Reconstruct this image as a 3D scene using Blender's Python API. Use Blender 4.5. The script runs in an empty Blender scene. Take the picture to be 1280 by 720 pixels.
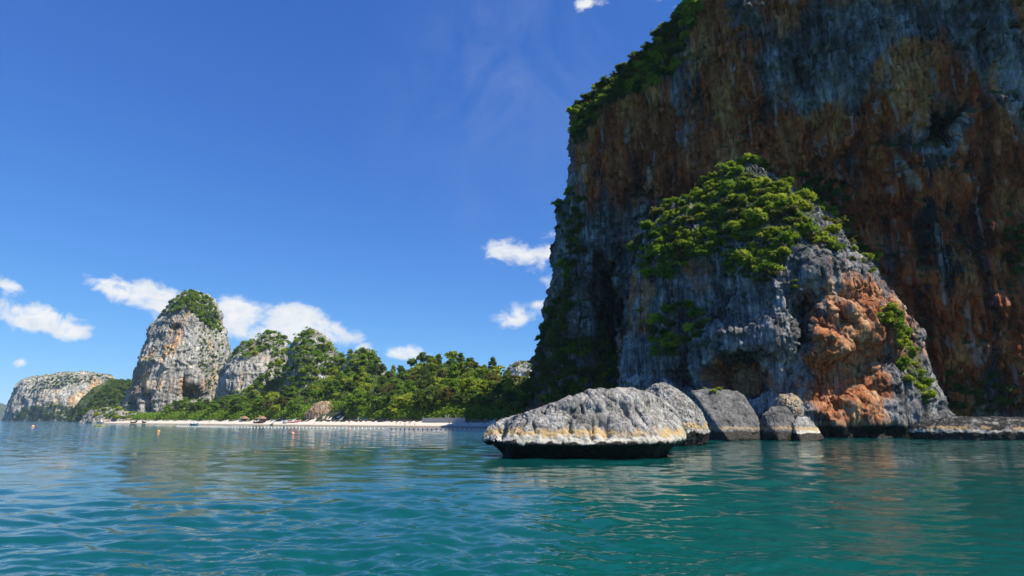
import bpy, math, random
import numpy as np
from mathutils import Vector, Matrix

# ------------------------------------------------------------------ camera, sky, sun, exposure
SC = bpy.context.scene
COL = SC.collection
CAM_H = 3.5
FPX = 711.0                     # focal length in pixels of the 1280 x 720 photograph (20 mm lens)
PITCH = math.atan(164.0 / FPX)  # horizon stands at row 524
cam_data = bpy.data.cameras.new('camera')
cam_data.sensor_width = 36.0
cam_data.lens = FPX / 1280.0 * 36.0
cam_data.clip_start = 0.1
cam_data.clip_end = 40000.0
cam = bpy.data.objects.new('camera', cam_data)
COL.objects.link(cam)
cam.location = (0, 0, CAM_H)
cam.rotation_euler = (math.pi / 2 + PITCH, 0, 0)
SC.camera = cam

SUN_EL = math.radians(52.0)
SUN_AZ = math.radians(117.0)    # clockwise from +Y (view direction): from the right, a little behind the camera
S = np.array([math.sin(SUN_AZ) * math.cos(SUN_EL), math.cos(SUN_AZ) * math.cos(SUN_EL), math.sin(SUN_EL)])

world = bpy.data.worlds.new('World')
SC.world = world
world.use_nodes = True
wt = world.node_tree
wt.nodes.clear()
w_out = wt.nodes.new('ShaderNodeOutputWorld')
w_bg = wt.nodes.new('ShaderNodeBackground')
w_sky = wt.nodes.new('ShaderNodeTexSky')
w_sky.sky_type = 'NISHITA'
w_sky.sun_disc = False
w_sky.sun_elevation = SUN_EL
w_sky.sun_rotation = SUN_AZ
w_sky.altitude = 0.0
w_sky.air_density = 0.6
w_sky.dust_density = 0.0
w_sky.ozone_density = 6.0
w_bg.inputs['Strength'].default_value = 0.10
CP, SP = math.cos(PITCH), math.sin(PITCH)


def ray(px, py):
    a = (px - 640.0) / FPX
    b = (360.0 - py) / FPX
    return a, CP - b * SP, SP + b * CP


def wm(op, a, b=None, c=None, clamp=False):
    nd = wt.nodes.new('ShaderNodeMath')
    nd.operation = op
    nd.use_clamp = clamp
    for i, v in enumerate((a, b, c)):
        if v is None:
            continue
        if isinstance(v, (int, float)):
            nd.inputs[i].default_value = v
        else:
            wt.links.new(v, nd.inputs[i])
    return nd.outputs[0]


# fair-weather clouds: (column, row, half width, half height, tilt in degrees, strength), kept as directions in the sky
CLOUDS = [(45, 398, 62, 20, 10, 1.05), (80, 412, 34, 13, 14, 1.0), (8, 356, 34, 12, 18, .62), (25, 452, 22, 6, 4, .45),
          (150, 360, 48, 13, 12, 1.0), (190, 372, 55, 20, 16, 1.1), (235, 388, 52, 24, 16, 1.1), (305, 400, 62, 28, 8, 1.2), (360, 404, 62, 26, 10, 1.2), (402, 414, 44, 19, 14, 1.1),
          (505, 441, 36, 11, 4, .85), (455, 436, 18, 8, 0, .55),
          (648, 396, 30, 17, -8, .74), (672, 380, 26, 9, -14, .62), (650, 318, 74, 18, 10, .60), (690, 318, 44, 18, 0, .66), (705, 350, 30, 18, -30, .66), (695, 293, 26, 10, 0, .55),
          (736, 5, 24, 11, -8, .85), (830, -12, 60, 16, 0, .7), 
          (-120, 380, 90, 22, 8, 1.0), (-330, 415, 120, 24, 4, 1.0), (1420, 420, 120, 26, -6, 1.0), (1600, 300, 110, 26, -10, 1.0), (-260, 120, 110, 22, 14, .8), (980, -260, 130, 40, 10, .9)]
w_tc = wt.nodes.new('ShaderNodeTexCoord')
w_sep = wt.nodes.new('ShaderNodeSeparateXYZ')
wt.links.new(w_tc.outputs['Generated'], w_sep.inputs[0])
wy = wm('MAXIMUM', w_sep.outputs[1], .08)
wu, ww = wm('DIVIDE', w_sep.outputs[0], wy), wm('DIVIDE', w_sep.outputs[2], wy)
w_uv = wt.nodes.new('ShaderNodeCombineXYZ')
wt.links.new(wu, w_uv.inputs[0])
wt.links.new(ww, w_uv.inputs[1])


def wnoise(scale, detail, rough, dist, off=(0, 0, 0), sc=(1, 1.35, 1), rot=0.0):
    mp = wt.nodes.new('ShaderNodeMapping')
    mp.inputs['Location'].default_value = off
    mp.inputs['Scale'].default_value = sc
    mp.inputs['Rotation'].default_value = (0, 0, rot)
    wt.links.new(w_uv.outputs[0], mp.inputs[0])
    nz = wt.nodes.new('ShaderNodeTexNoise')
    for k, v in (('Scale', scale), ('Detail', detail), ('Roughness', rough), ('Distortion', dist)):
        nz.inputs[k].default_value = v
    wt.links.new(mp.outputs[0], nz.inputs['Vector'])
    return nz.outputs['Fac']


w_big = None
for cx, cy, rx, ry, tilt, k in CLOUDS:
    a_, f_, u_ = ray(cx, cy)
    cu, cw = a_ / f_, u_ / f_
    rr = 1.0 / (FPX * f_)
    ca, sa = math.cos(math.radians(-tilt)), math.sin(math.radians(-tilt))
    du, dw = wm('SUBTRACT', wu, cu), wm('SUBTRACT', ww, cw)
    p_ = wm('MULTIPLY', wm('ADD', wm('MULTIPLY', du, ca), wm('MULTIPLY', dw, sa)), 1.0 / (rx * rr))
    q_ = wm('MULTIPLY', wm('SUBTRACT', wm('MULTIPLY', dw, ca), wm('MULTIPLY', du, sa)), 1.0 / (ry * rr))
    r_ = wm('SQRT', wm('ADD', wm('MULTIPLY', p_, p_), wm('MULTIPLY', q_, q_)))
    e_ = wm('MULTIPLY', wm('SUBTRACT', 1.25, r_), k)
    w_big = e_ if w_big is None else wm('SMOOTH_MAX', w_big, e_, .15)
n_a = wnoise(17, 9, .60, .35)
n_b = wnoise(17, 9, .60, .35, (-.016, -.022, 0))
w_d = wm('ADD', wm('MINIMUM', w_big, .75), wm('MULTIPLY', wm('SUBTRACT', n_a, .5), 2.4))
w_mr = wt.nodes.new('ShaderNodeMapRange')
w_mr.interpolation_type = 'SMOOTHSTEP'
w_mr.inputs[1].default_value = .17
w_mr.inputs[2].default_value = .82
wt.links.new(w_d, w_mr.inputs[0])
w_front = wm('GREATER_THAN', w_sep.outputs[1], .09)
w_cov = wm('MULTIPLY', wm('MULTIPLY', w_mr.outputs[0], w_front), .96)
w_lit = wm('ADD', .86, wm('MULTIPLY', wm('SUBTRACT', n_b, n_a), 1.9), clamp=True)
w_cc = wt.nodes.new('ShaderNodeMix')
w_cc.data_type = 'RGBA'
w_cc.inputs[6].default_value = (3.6, 4.4, 5.6, 1)
w_cc.inputs[7].default_value = (6.6, 6.6, 6.5, 1)
wt.links.new(w_lit, w_cc.inputs[0])
w_mix = wt.nodes.new('ShaderNodeMix')
w_mix.data_type = 'RGBA'
wt.links.new(w_cov, w_mix.inputs[0])
w_tint = wt.nodes.new('ShaderNodeMix')   # the photograph's cool, saturated white balance
w_tint.data_type = 'RGBA'
w_tint.blend_type = 'MULTIPLY'
w_tint.inputs[0].default_value = 1.0
w_tint.inputs[7].default_value = (.376, .72, 1.62, 1)
wt.links.new(w_sky.outputs[0], w_tint.inputs[6])
# film shoulder: keeps the bright band above the horizon from burning out
w_den = wt.nodes.new('ShaderNodeVectorMath')
w_den.operation = 'MULTIPLY_ADD'
w_den.inputs[1].default_value = (.2 / 1.93,) * 3
w_den.inputs[2].default_value = (1 / 1.93,) * 3
w_div = wt.nodes.new('ShaderNodeVectorMath')
w_div.operation = 'DIVIDE'
wt.links.new(w_tint.outputs[2], w_den.inputs[0])
wt.links.new(w_tint.outputs[2], w_div.inputs[0])
wt.links.new(w_den.outputs[0], w_div.inputs[1])
# faint high cirrus
n_c = wnoise(3.0, 8, .62, 1.4, (.3, .1, 0), (1.9, 1.2, 1), .6)
a_, f_, u_ = ray(650, 110)
du, dw = wm('SUBTRACT', wu, a_ / f_), wm('SUBTRACT', ww, u_ / f_)
c_r = wm('SQRT', wm('ADD', wm('POWER', wm('DIVIDE', du, .34), 2.0), wm('POWER', wm('DIVIDE', dw, .42), 2.0)))
c_m = wm('MULTIPLY', wm('SUBTRACT', 1.0, c_r, clamp=True), wm('MULTIPLY', wm('SUBTRACT', n_c, .36, clamp=True), .5))
w_cir = wt.nodes.new('ShaderNodeMix')
w_cir.data_type = 'RGBA'
w_cir.inputs[7].default_value = (3.4, 4.0, 5.2, 1)
wt.links.new(wm('MULTIPLY', c_m, w_front), w_cir.inputs[0])
wt.links.new(w_div.outputs[0], w_cir.inputs[6])
wt.links.new(w_cir.outputs[2], w_mix.inputs[6])
wt.links.new(w_cc.outputs[2], w_mix.inputs[7])
wt.links.new(w_mix.outputs[2], w_bg.inputs['Color'])
wt.links.new(w_bg.outputs[0], w_out.inputs['Surface'])

sun_data = bpy.data.lights.new('sun', 'SUN')
sun_data.energy = 5.0
sun_data.angle = math.radians(0.53)
sun_data.color = (1.0, 0.94, 0.82)
sun = bpy.data.objects.new('sun', sun_data)
COL.objects.link(sun)
sun.location = (S * 300).tolist()
sun.rotation_euler = Vector(-S).to_track_quat('-Z', 'Y').to_euler()

SC.view_settings.view_transform = 'Standard'
SC.view_settings.look = 'None'
SC.view_settings.exposure = 0.55
SC.view_settings.gamma = 1.0
SC.view_settings.use_curve_mapping = False
SC.render.engine = 'CYCLES'
SC.cycles.use_denoising = True
SC.cycles.denoising_prefilter = 'ACCURATE'
SC.cycles.use_adaptive_sampling = True
SC.cycles.adaptive_threshold = 0.02
SC.cycles.max_bounces = 5
SC.cycles.diffuse_bounces = 2
SC.cycles.glossy_bounces = 3
SC.cycles.transmission_bounces = 3
SC.cycles.volume_bounces = 2
SC.cycles.sample_clamp_indirect = 6.0

# ------------------------------------------------------------------ helpers
def P(px, py, Y):
    """world point seen at a pixel of the photograph, at depth Y"""
    a, f, u = ray(px, py)
    k = Y / f
    return np.array([a * k, Y, CAM_H + u * k])


def project(v):
    """world points -> pixel coordinates of the photograph"""
    v = np.asarray(v, dtype=np.float64)
    x, y, z = v[:, 0], v[:, 1], v[:, 2] - CAM_H
    d = np.maximum(y * CP + z * SP, 1e-3)
    u = -y * SP + z * CP
    return 640 + FPX * x / d, 360 - FPX * u / d


_rs = np.random.RandomState(7)
_PERM = np.concatenate([_rs.permutation(256)] * 3).astype(np.int32)
_G = _rs.normal(size=(256, 3)).astype(np.float32)
_G /= np.linalg.norm(_G, axis=1, keepdims=True)


def perlin(p, seed=0):
    p = np.asarray(p, dtype=np.float32) + np.float32(seed * 17.137 + 100.0)
    i = np.floor(p).astype(np.int32)
    f = p - i
    i &= 255
    w = f * f * f * (f * (f * 6 - 15) + 10)
    r = None
    for dx in (0, 1):
        a = _PERM[i[:, 0] + dx]
        wx = w[:, 0] if dx else 1 - w[:, 0]
        for dy in (0, 1):
            b = _PERM[a + i[:, 1] + dy]
            wy = w[:, 1] if dy else 1 - w[:, 1]
            for dz in (0, 1):
                g = _G[_PERM[b + i[:, 2] + dz]]
                wz = w[:, 2] if dz else 1 - w[:, 2]
                v = (g[:, 0] * (f[:, 0] - dx) + g[:, 1] * (f[:, 1] - dy) + g[:, 2] * (f[:, 2] - dz)) * wx * wy * wz
                r = v if r is None else r + v
    return r * 1.6


def fbm(p, octaves=4, seed=0, gain=0.5, ridged=False):
    t, a, n = 0, 1.0, 0
    q = np.asarray(p, dtype=np.float32)
    for o in range(octaves):
        v = perlin(q, seed + o)
        if ridged:
            v = 1 - 2 * np.abs(v)
        t = t + a * v
        n += a
        a *= gain
        q = q * 2.03
    return t / n


def sstep(e0, e1, x):
    t = np.clip((np.asarray(x, dtype=np.float64) - e0) / (e1 - e0), 0, 1)
    return t * t * (3 - 2 * t)


def blob(px, py, cx, cy, rx, ry, ang=0.0, soft=0.5):
    c, s = math.cos(math.radians(ang)), math.sin(math.radians(ang))
    u = ((px - cx) * c + (py - cy) * s) / rx
    v = (-(px - cx) * s + (py - cy) * c) / ry
    return 1 - sstep(1 - soft, 1 + soft, np.sqrt(u * u + v * v))


def in_poly(px, py, poly):
    inside = np.zeros(len(px), dtype=bool)
    n = len(poly)
    for i in range(n):
        x0, y0 = poly[i]
        x1, y1 = poly[(i + 1) % n]
        c = ((y0 > py) != (y1 > py)) & (px < (x1 - x0) * (py - y0) / ((y1 - y0) or 1e-9) + x0)
        inside ^= c
    return inside


def mesh_arrays(name, v, faces, smooth=True, attrs=None, mat=None):
    """faces: (n,4) or (n,3) int array, or a list of such arrays"""
    me = bpy.data.meshes.new(name)
    fl = faces if isinstance(faces, list) else [faces]
    fl = [np.asarray(f, dtype=np.int32) for f in fl if len(f)]
    loops = np.concatenate([f.ravel() for f in fl])
    tot = np.concatenate([np.full(len(f), f.shape[1], dtype=np.int32) for f in fl])
    start = np.concatenate([[0], np.cumsum(tot)[:-1]]).astype(np.int32)
    me.vertices.add(len(v))
    me.vertices.foreach_set('co', np.asarray(v, dtype=np.float32).ravel())
    me.loops.add(len(loops))
    me.loops.foreach_set('vertex_index', loops)
    me.polygons.add(len(tot))
    me.polygons.foreach_set('loop_start', start)
    me.polygons.foreach_set('loop_total', tot)
    me.polygons.foreach_set('use_smooth', np.full(len(tot), smooth, dtype=bool))
    me.update(calc_edges=True)
    for k, a in (attrs or {}).items():
        at = me.attributes.new(k, 'FLOAT', 'POINT')
        at.data.foreach_set('value', np.asarray(a, dtype=np.float32))
    if mat:
        me.materials.append(mat)
    return me


def link(name, me, parent=None, label=None, cat=None, group=None, kind=None, loc=None):
    o = bpy.data.objects.new(name, me)
    COL.objects.link(o)
    if parent:
        o.parent = parent
    if loc is not None:
        o.location = [float(c) for c in loc]
    if label:
        o['label'] = label
    if cat:
        o['category'] = cat
    if group:
        o['group'] = group
    if kind:
        o['kind'] = kind
    return o


def vnormals(v, faces):
    n = np.zeros_like(v)
    for f in (faces if isinstance(faces, list) else [faces]):
        if f.shape[1] == 4:
            fn = np.cross(v[f[:, 2]] - v[f[:, 0]], v[f[:, 3]] - v[f[:, 1]])
        else:
            fn = np.cross(v[f[:, 1]] - v[f[:, 0]], v[f[:, 2]] - v[f[:, 0]])
        idx = f.T.ravel()
        for c in range(3):
            n[:, c] += np.bincount(idx, np.tile(fn[:, c], f.shape[1]), len(v))
    return n / np.maximum(np.linalg.norm(n, axis=1, keepdims=True), 1e-9)


class NT:
    """small node-tree writer"""

    def __init__(self, name):
        self.m = bpy.data.materials.new(name)
        self.m.use_nodes = True
        self.t = self.m.node_tree
        self.t.nodes.clear()
        self.out = self.t.nodes.new('ShaderNodeOutputMaterial')

    def n(self, kind, ins=None, **props):
        nd = self.t.nodes.new('ShaderNode' + kind)
        for k, v in props.items():
            setattr(nd, k, v)
        for k, v in (ins or {}).items():
            s = nd.inputs[k]
            if isinstance(v, bpy.types.NodeSocket):
                self.t.links.new(v, s)
            elif v is not None:
                s.default_value = v
        return nd

    def math(self, op, a, b=None, clamp=False):
        nd = self.n('Math', {0: a, 1: b}, operation=op)
        nd.use_clamp = clamp
        return nd.outputs[0]

    def mix(self, f, a, b, blend='MIX'):
        nd = self.t.nodes.new('ShaderNodeMix')
        nd.data_type = 'RGBA'
        nd.blend_type = blend
        for i, v in ((0, f), (6, a), (7, b)):
            s = nd.inputs[i]
            if isinstance(v, bpy.types.NodeSocket):
                self.t.links.new(v, s)
            else:
                s.default_value = (*v, 1) if isinstance(v, tuple) and len(v) == 3 else v
        return nd.outputs[2]

    def ramp(self, f, stops):
        nd = self.t.nodes.new('ShaderNodeValToRGB')
        e = nd.color_ramp.elements
        while len(e) < len(stops):
            e.new(0.5)
        for el, (p, c) in zip(e, stops):
            el.position = p
            el.color = (*c, 1) if len(c) == 3 else c
        self.t.links.new(f, nd.inputs[0])
        return nd.outputs[0]

    def attr(self, name):
        return self.n('Attribute', attribute_name=name).outputs['Fac']

    def noise(self, vec, scale, detail=6, rough=0.6, dist=0.0):
        return self.n('TexNoise', {'Vector': vec, 'Scale': scale, 'Detail': detail, 'Roughness': rough,
                                   'Distortion': dist}).outputs['Fac']

    def surf(self, s):
        self.t.links.new(s, self.out.inputs['Surface'])
        return self.m


def rock_mat(name, sc=1.0, greys=((.035, .037, .042), (.13, .135, .14), (.34, .335, .32)),
             warms=((.10, .03, .015), (.34, .12, .05), (.52, .33, .19)), bump=0.6, tilt=0.0, sharp=1.0, calcite=.3, mottle=1.0):
    """weathered limestone: grey with vertical streaks, iron stains by attribute, tide band by attribute"""
    T = NT(name)
    co = T.n('TexCoord').outputs['Object']
    st = T.n('Mapping', {'Vector': co, 'Scale': (1, 1, .11), 'Rotation': (0, tilt, 0)}).outputs[0]
    n1 = T.noise(co, .22 * sc, 10, .68)
    n2 = T.noise(st, .62 * sc, 8, .62, .4)
    n3 = T.noise(st, .27 * sc, 6, .6, .6)
    n4 = T.noise(co, 1.6 * sc, 8, .7)
    mixv = T.math('ADD', T.math('MULTIPLY', n1, .55), T.math('MULTIPLY', n2, .45))
    g = T.ramp(mixv, [(.5 - .14 * sharp, greys[0]), (.5, greys[1]), (.5 + .16 * sharp, greys[2])])
    wv = T.math('ADD', T.math('MULTIPLY', n3, .6), T.math('MULTIPLY', n1, .4))
    w = T.ramp(wv, [(.5 - .14 * sharp, warms[0]), (.49, warms[1]), (.5 + .14 * sharp, warms[2])])
    jit = T.math('MULTIPLY', T.math('SUBTRACT', T.math('ADD', n2, n3), 1.0), 1.6)
    wf = T.math('ADD', T.attr('warm'), jit)
    wf = T.n('MapRange', {0: wf, 1: .3, 2: .62}).outputs[0]
    c = T.mix(wf, g, w)
    # fine mottling and dark water streaks
    c = T.mix(1.0, c, T.ramp(n4, [(.3, (1 - .45 * mottle,) * 3), (.7, (1 + .35 * mottle, 1 + .33 * mottle, 1 + .3 * mottle))]), 'MULTIPLY')
    st2 = T.n('Mapping', {'Vector': co, 'Scale': (1, 1, .045), 'Rotation': (0, tilt, 0)}).outputs[0]
    n5 = T.noise(st2, 2.1 * sc, 7, .66, .25)
    c = T.mix(1.0, c, T.ramp(n5, [(.34, (.42, .42, .43)), (.5, (.95, .95, .95)), (.66, (1.5, 1.47, 1.42))]), 'MULTIPLY')
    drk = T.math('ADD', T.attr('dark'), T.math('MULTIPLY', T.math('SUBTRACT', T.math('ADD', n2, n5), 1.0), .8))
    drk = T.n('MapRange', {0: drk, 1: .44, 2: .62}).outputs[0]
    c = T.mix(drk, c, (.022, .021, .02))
    st3 = T.n('Mapping', {'Vector': co, 'Scale': (1, 1, .07), 'Location': (31, 7, 3), 'Rotation': (0, tilt, 0)}).outputs[0]
    n6 = T.noise(st3, .95 * sc, 6, .58, .5)
    c = T.mix(T.math('MULTIPLY', T.n('MapRange', {0: n6, 1: .585, 2: .655}).outputs[0], calcite), c, (.50, .49, .46))
    tn = T.math('ADD', T.attr('tan'), T.math('MULTIPLY', T.math('SUBTRACT', n4, .5), .5))
    c = T.mix(T.n('MapRange', {0: tn, 1: .3, 2: .7}).outputs[0], c, T.mix(n1, (.34, .20, .08), (.54, .42, .23)))
    pl = T.math('ADD', T.attr('pale'), T.math('MULTIPLY', T.math('SUBTRACT', n4, .5), .7))
    c = T.mix(T.n('MapRange', {0: pl, 1: .35, 2: .75}).outputs[0], c, T.mix(n4, (.38, .34, .27), (.60, .56, .47)))
    bk = T.math('ADD', T.attr('wet'), T.math('MULTIPLY', T.math('SUBTRACT', n4, .5), .4))
    bkf = T.n('MapRange', {0: bk, 1: .35, 2: .65}).outputs[0]
    c = T.mix(bkf, c, T.mix(n4, (.008, .008, .007), (.035, .03, .022)))
    gr = T.math('ADD', T.attr('green'), T.math('MULTIPLY', T.math('SUBTRACT', n4, .5), 1.2))
    c = T.mix(T.n('MapRange', {0: gr, 1: .4, 2: .7}).outputs[0], c, T.mix(n1, (.025, .045, .01), (.11, .14, .035)))
    vor = T.n('TexVoronoi', {'Vector': co, 'Scale': 1.1 * sc}, feature='F1').outputs['Distance']
    h = T.math('ADD', T.math('MULTIPLY', n4, .5), T.math('ADD', T.math('MULTIPLY', n2, .8), T.math('ADD', T.math('MULTIPLY', vor, .15), T.math('MULTIPLY', n5, .5))))
    bp = T.n('Bump', {'Height': h, 'Strength': bump, 'Distance': .8 / sc})
    rgh = T.n('MapRange', {0: bkf, 1: 0.0, 2: 1.0, 3: .92, 4: .55}).outputs[0]
    b = T.n('BsdfPrincipled', {'Base Color': c, 'Roughness': rgh, 'Normal': bp.outputs[0]})
    b.inputs['Specular IOR Level'].default_value = .25
    return T.surf(b.outputs[0])


def leaf_mat(name, dark, mid, light):
    T = NT(name)
    t = T.attr('tint')
    r = T.n('ObjectInfo').outputs['Random']
    f = T.math('ADD', T.math('MULTIPLY', t, .7), T.math('MULTIPLY', r, .3))
    c = T.ramp(f, [(.1, dark), (.5, mid), (.9, light)])
    d = T.n('BsdfPrincipled', {'Base Color': c, 'Roughness': .55})
    d.inputs['Specular IOR Level'].default_value = .3
    tr = T.n('BsdfTranslucent', {'Color': T.mix(.45, c, (.36, .42, .03))})
    m = T.n('MixShader', {0: .42, 1: d.outputs[0], 2: tr.outputs[0]})
    return T.surf(m.outputs[0])


def plain_mat(name, col, rough=.7, var=.25, scale=3.0, spec=.3):
    T = NT(name)
    co = T.n('TexCoord').outputs['Object']
    n = T.noise(co, scale, 6, .65)
    c = T.mix(n, tuple(x * (1 - var) for x in col), tuple(min(1, x * (1 + var)) for x in col))
    b = T.n('BsdfPrincipled', {'Base Color': c, 'Roughness': rough})
    b.inputs['Specular IOR Level'].default_value = spec
    return T.surf(b.outputs[0])


M = {}
M['cliff'] = rock_mat('cliff_limestone', .42, greys=((.016, .016, .017), (.17, .17, .168), (.48, .47, .45)),
                      warms=((.05, .012, .006), (.42, .10, .026), (.62, .28, .10)), bump=1.0, sharp=.75, calcite=.5, mottle=.5)
M['buttress'] = rock_mat('buttress_limestone', .9, greys=((.026, .027, .029), (.17, .17, .172), (.48, .475, .46)),
                         warms=((.15, .042, .016), (.40, .135, .048), (.58, .37, .20)), bump=1.0, sharp=.8, mottle=.7)
M['boulder'] = rock_mat('boulder_limestone', 2.2, greys=((.075, .072, .068), (.25, .24, .225), (.50, .485, .45)), bump=.7)
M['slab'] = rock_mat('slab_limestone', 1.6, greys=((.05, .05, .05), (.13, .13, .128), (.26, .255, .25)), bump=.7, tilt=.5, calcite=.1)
M['far_rock'] = rock_mat('distant_limestone', .22, greys=((.12, .117, .108), (.36, .345, .315), (.53, .51, .465)),
                         warms=((.30, .16, .08), (.50, .29, .14), (.62, .48, .32)), bump=.8, tilt=.25, mottle=.55)
M['brown_rock'] = rock_mat('brown_limestone', .5, greys=((.10, .085, .07), (.24, .20, .16), (.38, .33, .27)), warms=((.16, .10, .06), (.34, .23, .14), (.44, .35, .25)), mottle=.6)
M['leaf_a'] = leaf_mat('leaf_green', (.04, .09, .008), (.13, .26, .018), (.27, .40, .034))
M['leaf_b'] = leaf_mat('leaf_yellow_green', (.10, .155, .010), (.33, .41, .028), (.54, .58, .06))
M['leaf_c'] = leaf_mat('leaf_deep_green', (.02, .048, .010), (.06, .125, .018), (.13, .21, .032))
M['leaf_d'] = leaf_mat('leaf_olive_brown', (.045, .045, .012), (.12, .11, .03), (.22, .19, .06))
M['bark'] = plain_mat('bark', (.13, .10, .075), .9, .4, 6)
M['sand'] = plain_mat('dry_sand', (.66, .58, .46), .95, .12, .5)

# ------------------------------------------------------------------ sea
random.seed(3)
rs = np.random.RandomState(11)


def waves(x, y, rr):
    """small wind ripples; each train fades out once the mesh is too coarse to carry it"""
    h = np.zeros_like(x)
    r2 = np.random.RandomState(5)
    gust = .55 + .75 * sstep(-.35, .45, fbm(np.stack([x * .035, y * .05, x * 0], 1), 3, 61))
    for k in range(46):
        lam = .26 * (1.07 ** k) * r2.uniform(.85, 1.15)
        th = math.radians(72) + r2.normal() * .62
        kx, ky = math.cos(th) * 2 * math.pi / lam, math.sin(th) * 2 * math.pi / lam
        amp = .0070 * lam ** .48 * r2.uniform(.5, 1.3)
        spacing = rr * rr / (CAM_H * 900.0) + .01
        fade = 1 - sstep(.22, .5, spacing / lam)
        ph = kx * x + ky * y + r2.uniform(0, 6.28)
        h += amp * fade * (np.sin(ph) + .32 * np.sin(2 * ph + 1.2))
    return h * gust


def build_sea():
    dy = np.concatenate([np.linspace(330, 2.0, 380), np.geomspace(1.9, .415, 24)])
    r = CAM_H * FPX / dy
    r = np.concatenate([[.05, 2.0, 4.0, 6.0], r])
    r[-1] = 6000
    th = np.concatenate([np.linspace(-52, 52, 540), np.linspace(56, 304, 36)])
    th = np.radians(th)
    nr, nt = len(r), len(th)
    R, Tm = np.meshgrid(r, th, indexing='ij')
    x, y = (R * np.sin(Tm)).ravel(), (R * np.cos(Tm)).ravel()
    z = waves(x, y, R.ravel())
    v = np.stack([x, y, z], 1)
    i, j = np.meshgrid(np.arange(nr - 1), np.arange(nt), indexing='ij')
    j2 = (j + 1) % nt
    f = np.stack([i * nt + j, (i + 1) * nt + j, (i + 1) * nt + j2, i * nt + j2], -1).reshape(-1, 4)[:, ::-1]
    T = NT('sea_water')
    co = T.n('TexCoord').outputs['Object']
    st = T.n('Mapping', {'Vector': co, 'Scale': (.75, 1.2, 1), 'Rotation': (0, 0, math.radians(-14))}).outputs[0]
    a = T.noise(st, .9, 4, .55)
    b = T.noise(st, 3.4, 4, .6)
    hh = T.math('ADD', T.math('MULTIPLY', a, .7), T.math('MULTIPLY', b, .16))
    st3 = T.n('Mapping', {'Vector': co, 'Scale': (.55, 1.5, 1), 'Rotation': (0, 0, math.radians(-10))}).outputs[0]
    fac = T.n('TexNoise', {'Vector': st3, 'Scale': .8, 'Detail': 4, 'Roughness': .62}).outputs['Color']
    sl = T.n('VectorMath', {0: fac, 1: (.5, .5, .5)}, operation='SUBTRACT').outputs[0]
    sl = T.n('VectorMath', {0: sl, 1: (1.0, 1.6, 0)}, operation='MULTIPLY').outputs[0]
    sl = T.n('VectorMath', {0: sl, 'Scale': T.attr('coarse')}, operation='SCALE').outputs[0]
    nn = T.n('VectorMath', {0: T.n('NewGeometry').outputs['Normal'], 1: sl}, operation='ADD').outputs[0]
    nn = T.n('VectorMath', {0: nn}, operation='NORMALIZE').outputs[0]
    bp = T.n('Bump', {'Height': hh, 'Strength': .5, 'Distance': .10, 'Normal': nn})
    big = T.noise(co, .03, 3, .5)
    c = T.mix(big, (.002, .050, .048), (.003, .088, .080))
    bs = T.n('BsdfPrincipled', {'Base Color': c, 'Roughness': .045, 'IOR': 1.333, 'Normal': bp.outputs[0]})
    m = T.surf(bs.outputs[0])
    link('sea_water', mesh_arrays('sea_water', v, f, True, {'coarse': sstep(30, 150, R.ravel())}, m), kind='structure')
    # sandy bottom below the sheet
    s = 5900
    bv = np.array([[-s, -s, -9], [s, -s, -9], [s, s, -9], [-s, s, -9]], float)
    link('sea_bed', mesh_arrays('sea_bed', bv, np.array([[0, 1, 2, 3]]), False, None, M['sand']), kind='structure')


build_sea()

# ------------------------------------------------------------------ beach and wooded hillside
BD = np.array([.58, .81])      # inland direction; the waterline runs straight across it


def inland(x, y):
    return .5825 * (x + 15) + .8128 * (y - 262)


def on_shore(px, t):
    """point on the pixel column px, t metres inland from the waterline"""
    k = (px - 640.0) / FPX * CP   # near the horizon the ray's forward part is 1/cos(pitch)
    y = (t + .8128 * 262 - .5825 * 15) / (.8128 + .5825 * k)
    return k * y, y


SKY_X = np.array([120, 200, 270, 300, 340, 380, 420, 450, 465, 475, 490, 520, 545, 562, 580, 598, 615, 630, 645, 665, 700, 760])
SKY_Y = np.array([505, 500, 490, 480, 470, 462, 452, 440, 446, 462, 460, 452, 449, 446, 453, 460, 454, 466, 476, 480, 484, 486])


def col_of(x, y):
    return 640 + FPX * (x / np.maximum(y, 1)) / CP


def hill_h(x, y):
    t = inland(x, y)
    c = col_of(x, y)
    k = (c - 640) / FPX * CP
    R = (105 + 212.95 - 8.74) / (.8128 + .5825 * np.clip(k, -1.0, .6))
    sk = np.interp(c, SKY_X, SKY_Y)
    zr = CAM_H + (524 - sk) / FPX * R / CP * .98 - 6.5
    zr = np.maximum(zr, 3.5)
    p = np.stack([x, y, x * 0], 1)
    u = np.clip((t - 24) / 82.0, 0, 1)
    prof = u ** .8 * (1 - .12 * np.sin(u * math.pi))
    z = 2.5 + (zr - 2.5) * prof - .10 * np.maximum(t - 110, 0)
    z += fbm(p / 26, 3, 3) * 3.2 * sstep(22, 50, t)
    bz = np.interp(t, [-40, -14, 0, 5, 16, 26, 60], [-5, -1.4, 0, .6, 1.5, 2.2, 2.6])
    bz += fbm(p / 9, 2, 9) * .16 * sstep(0, 6, t)
    return np.where(t < 24, bz, np.maximum(z, bz - .3))


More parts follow.
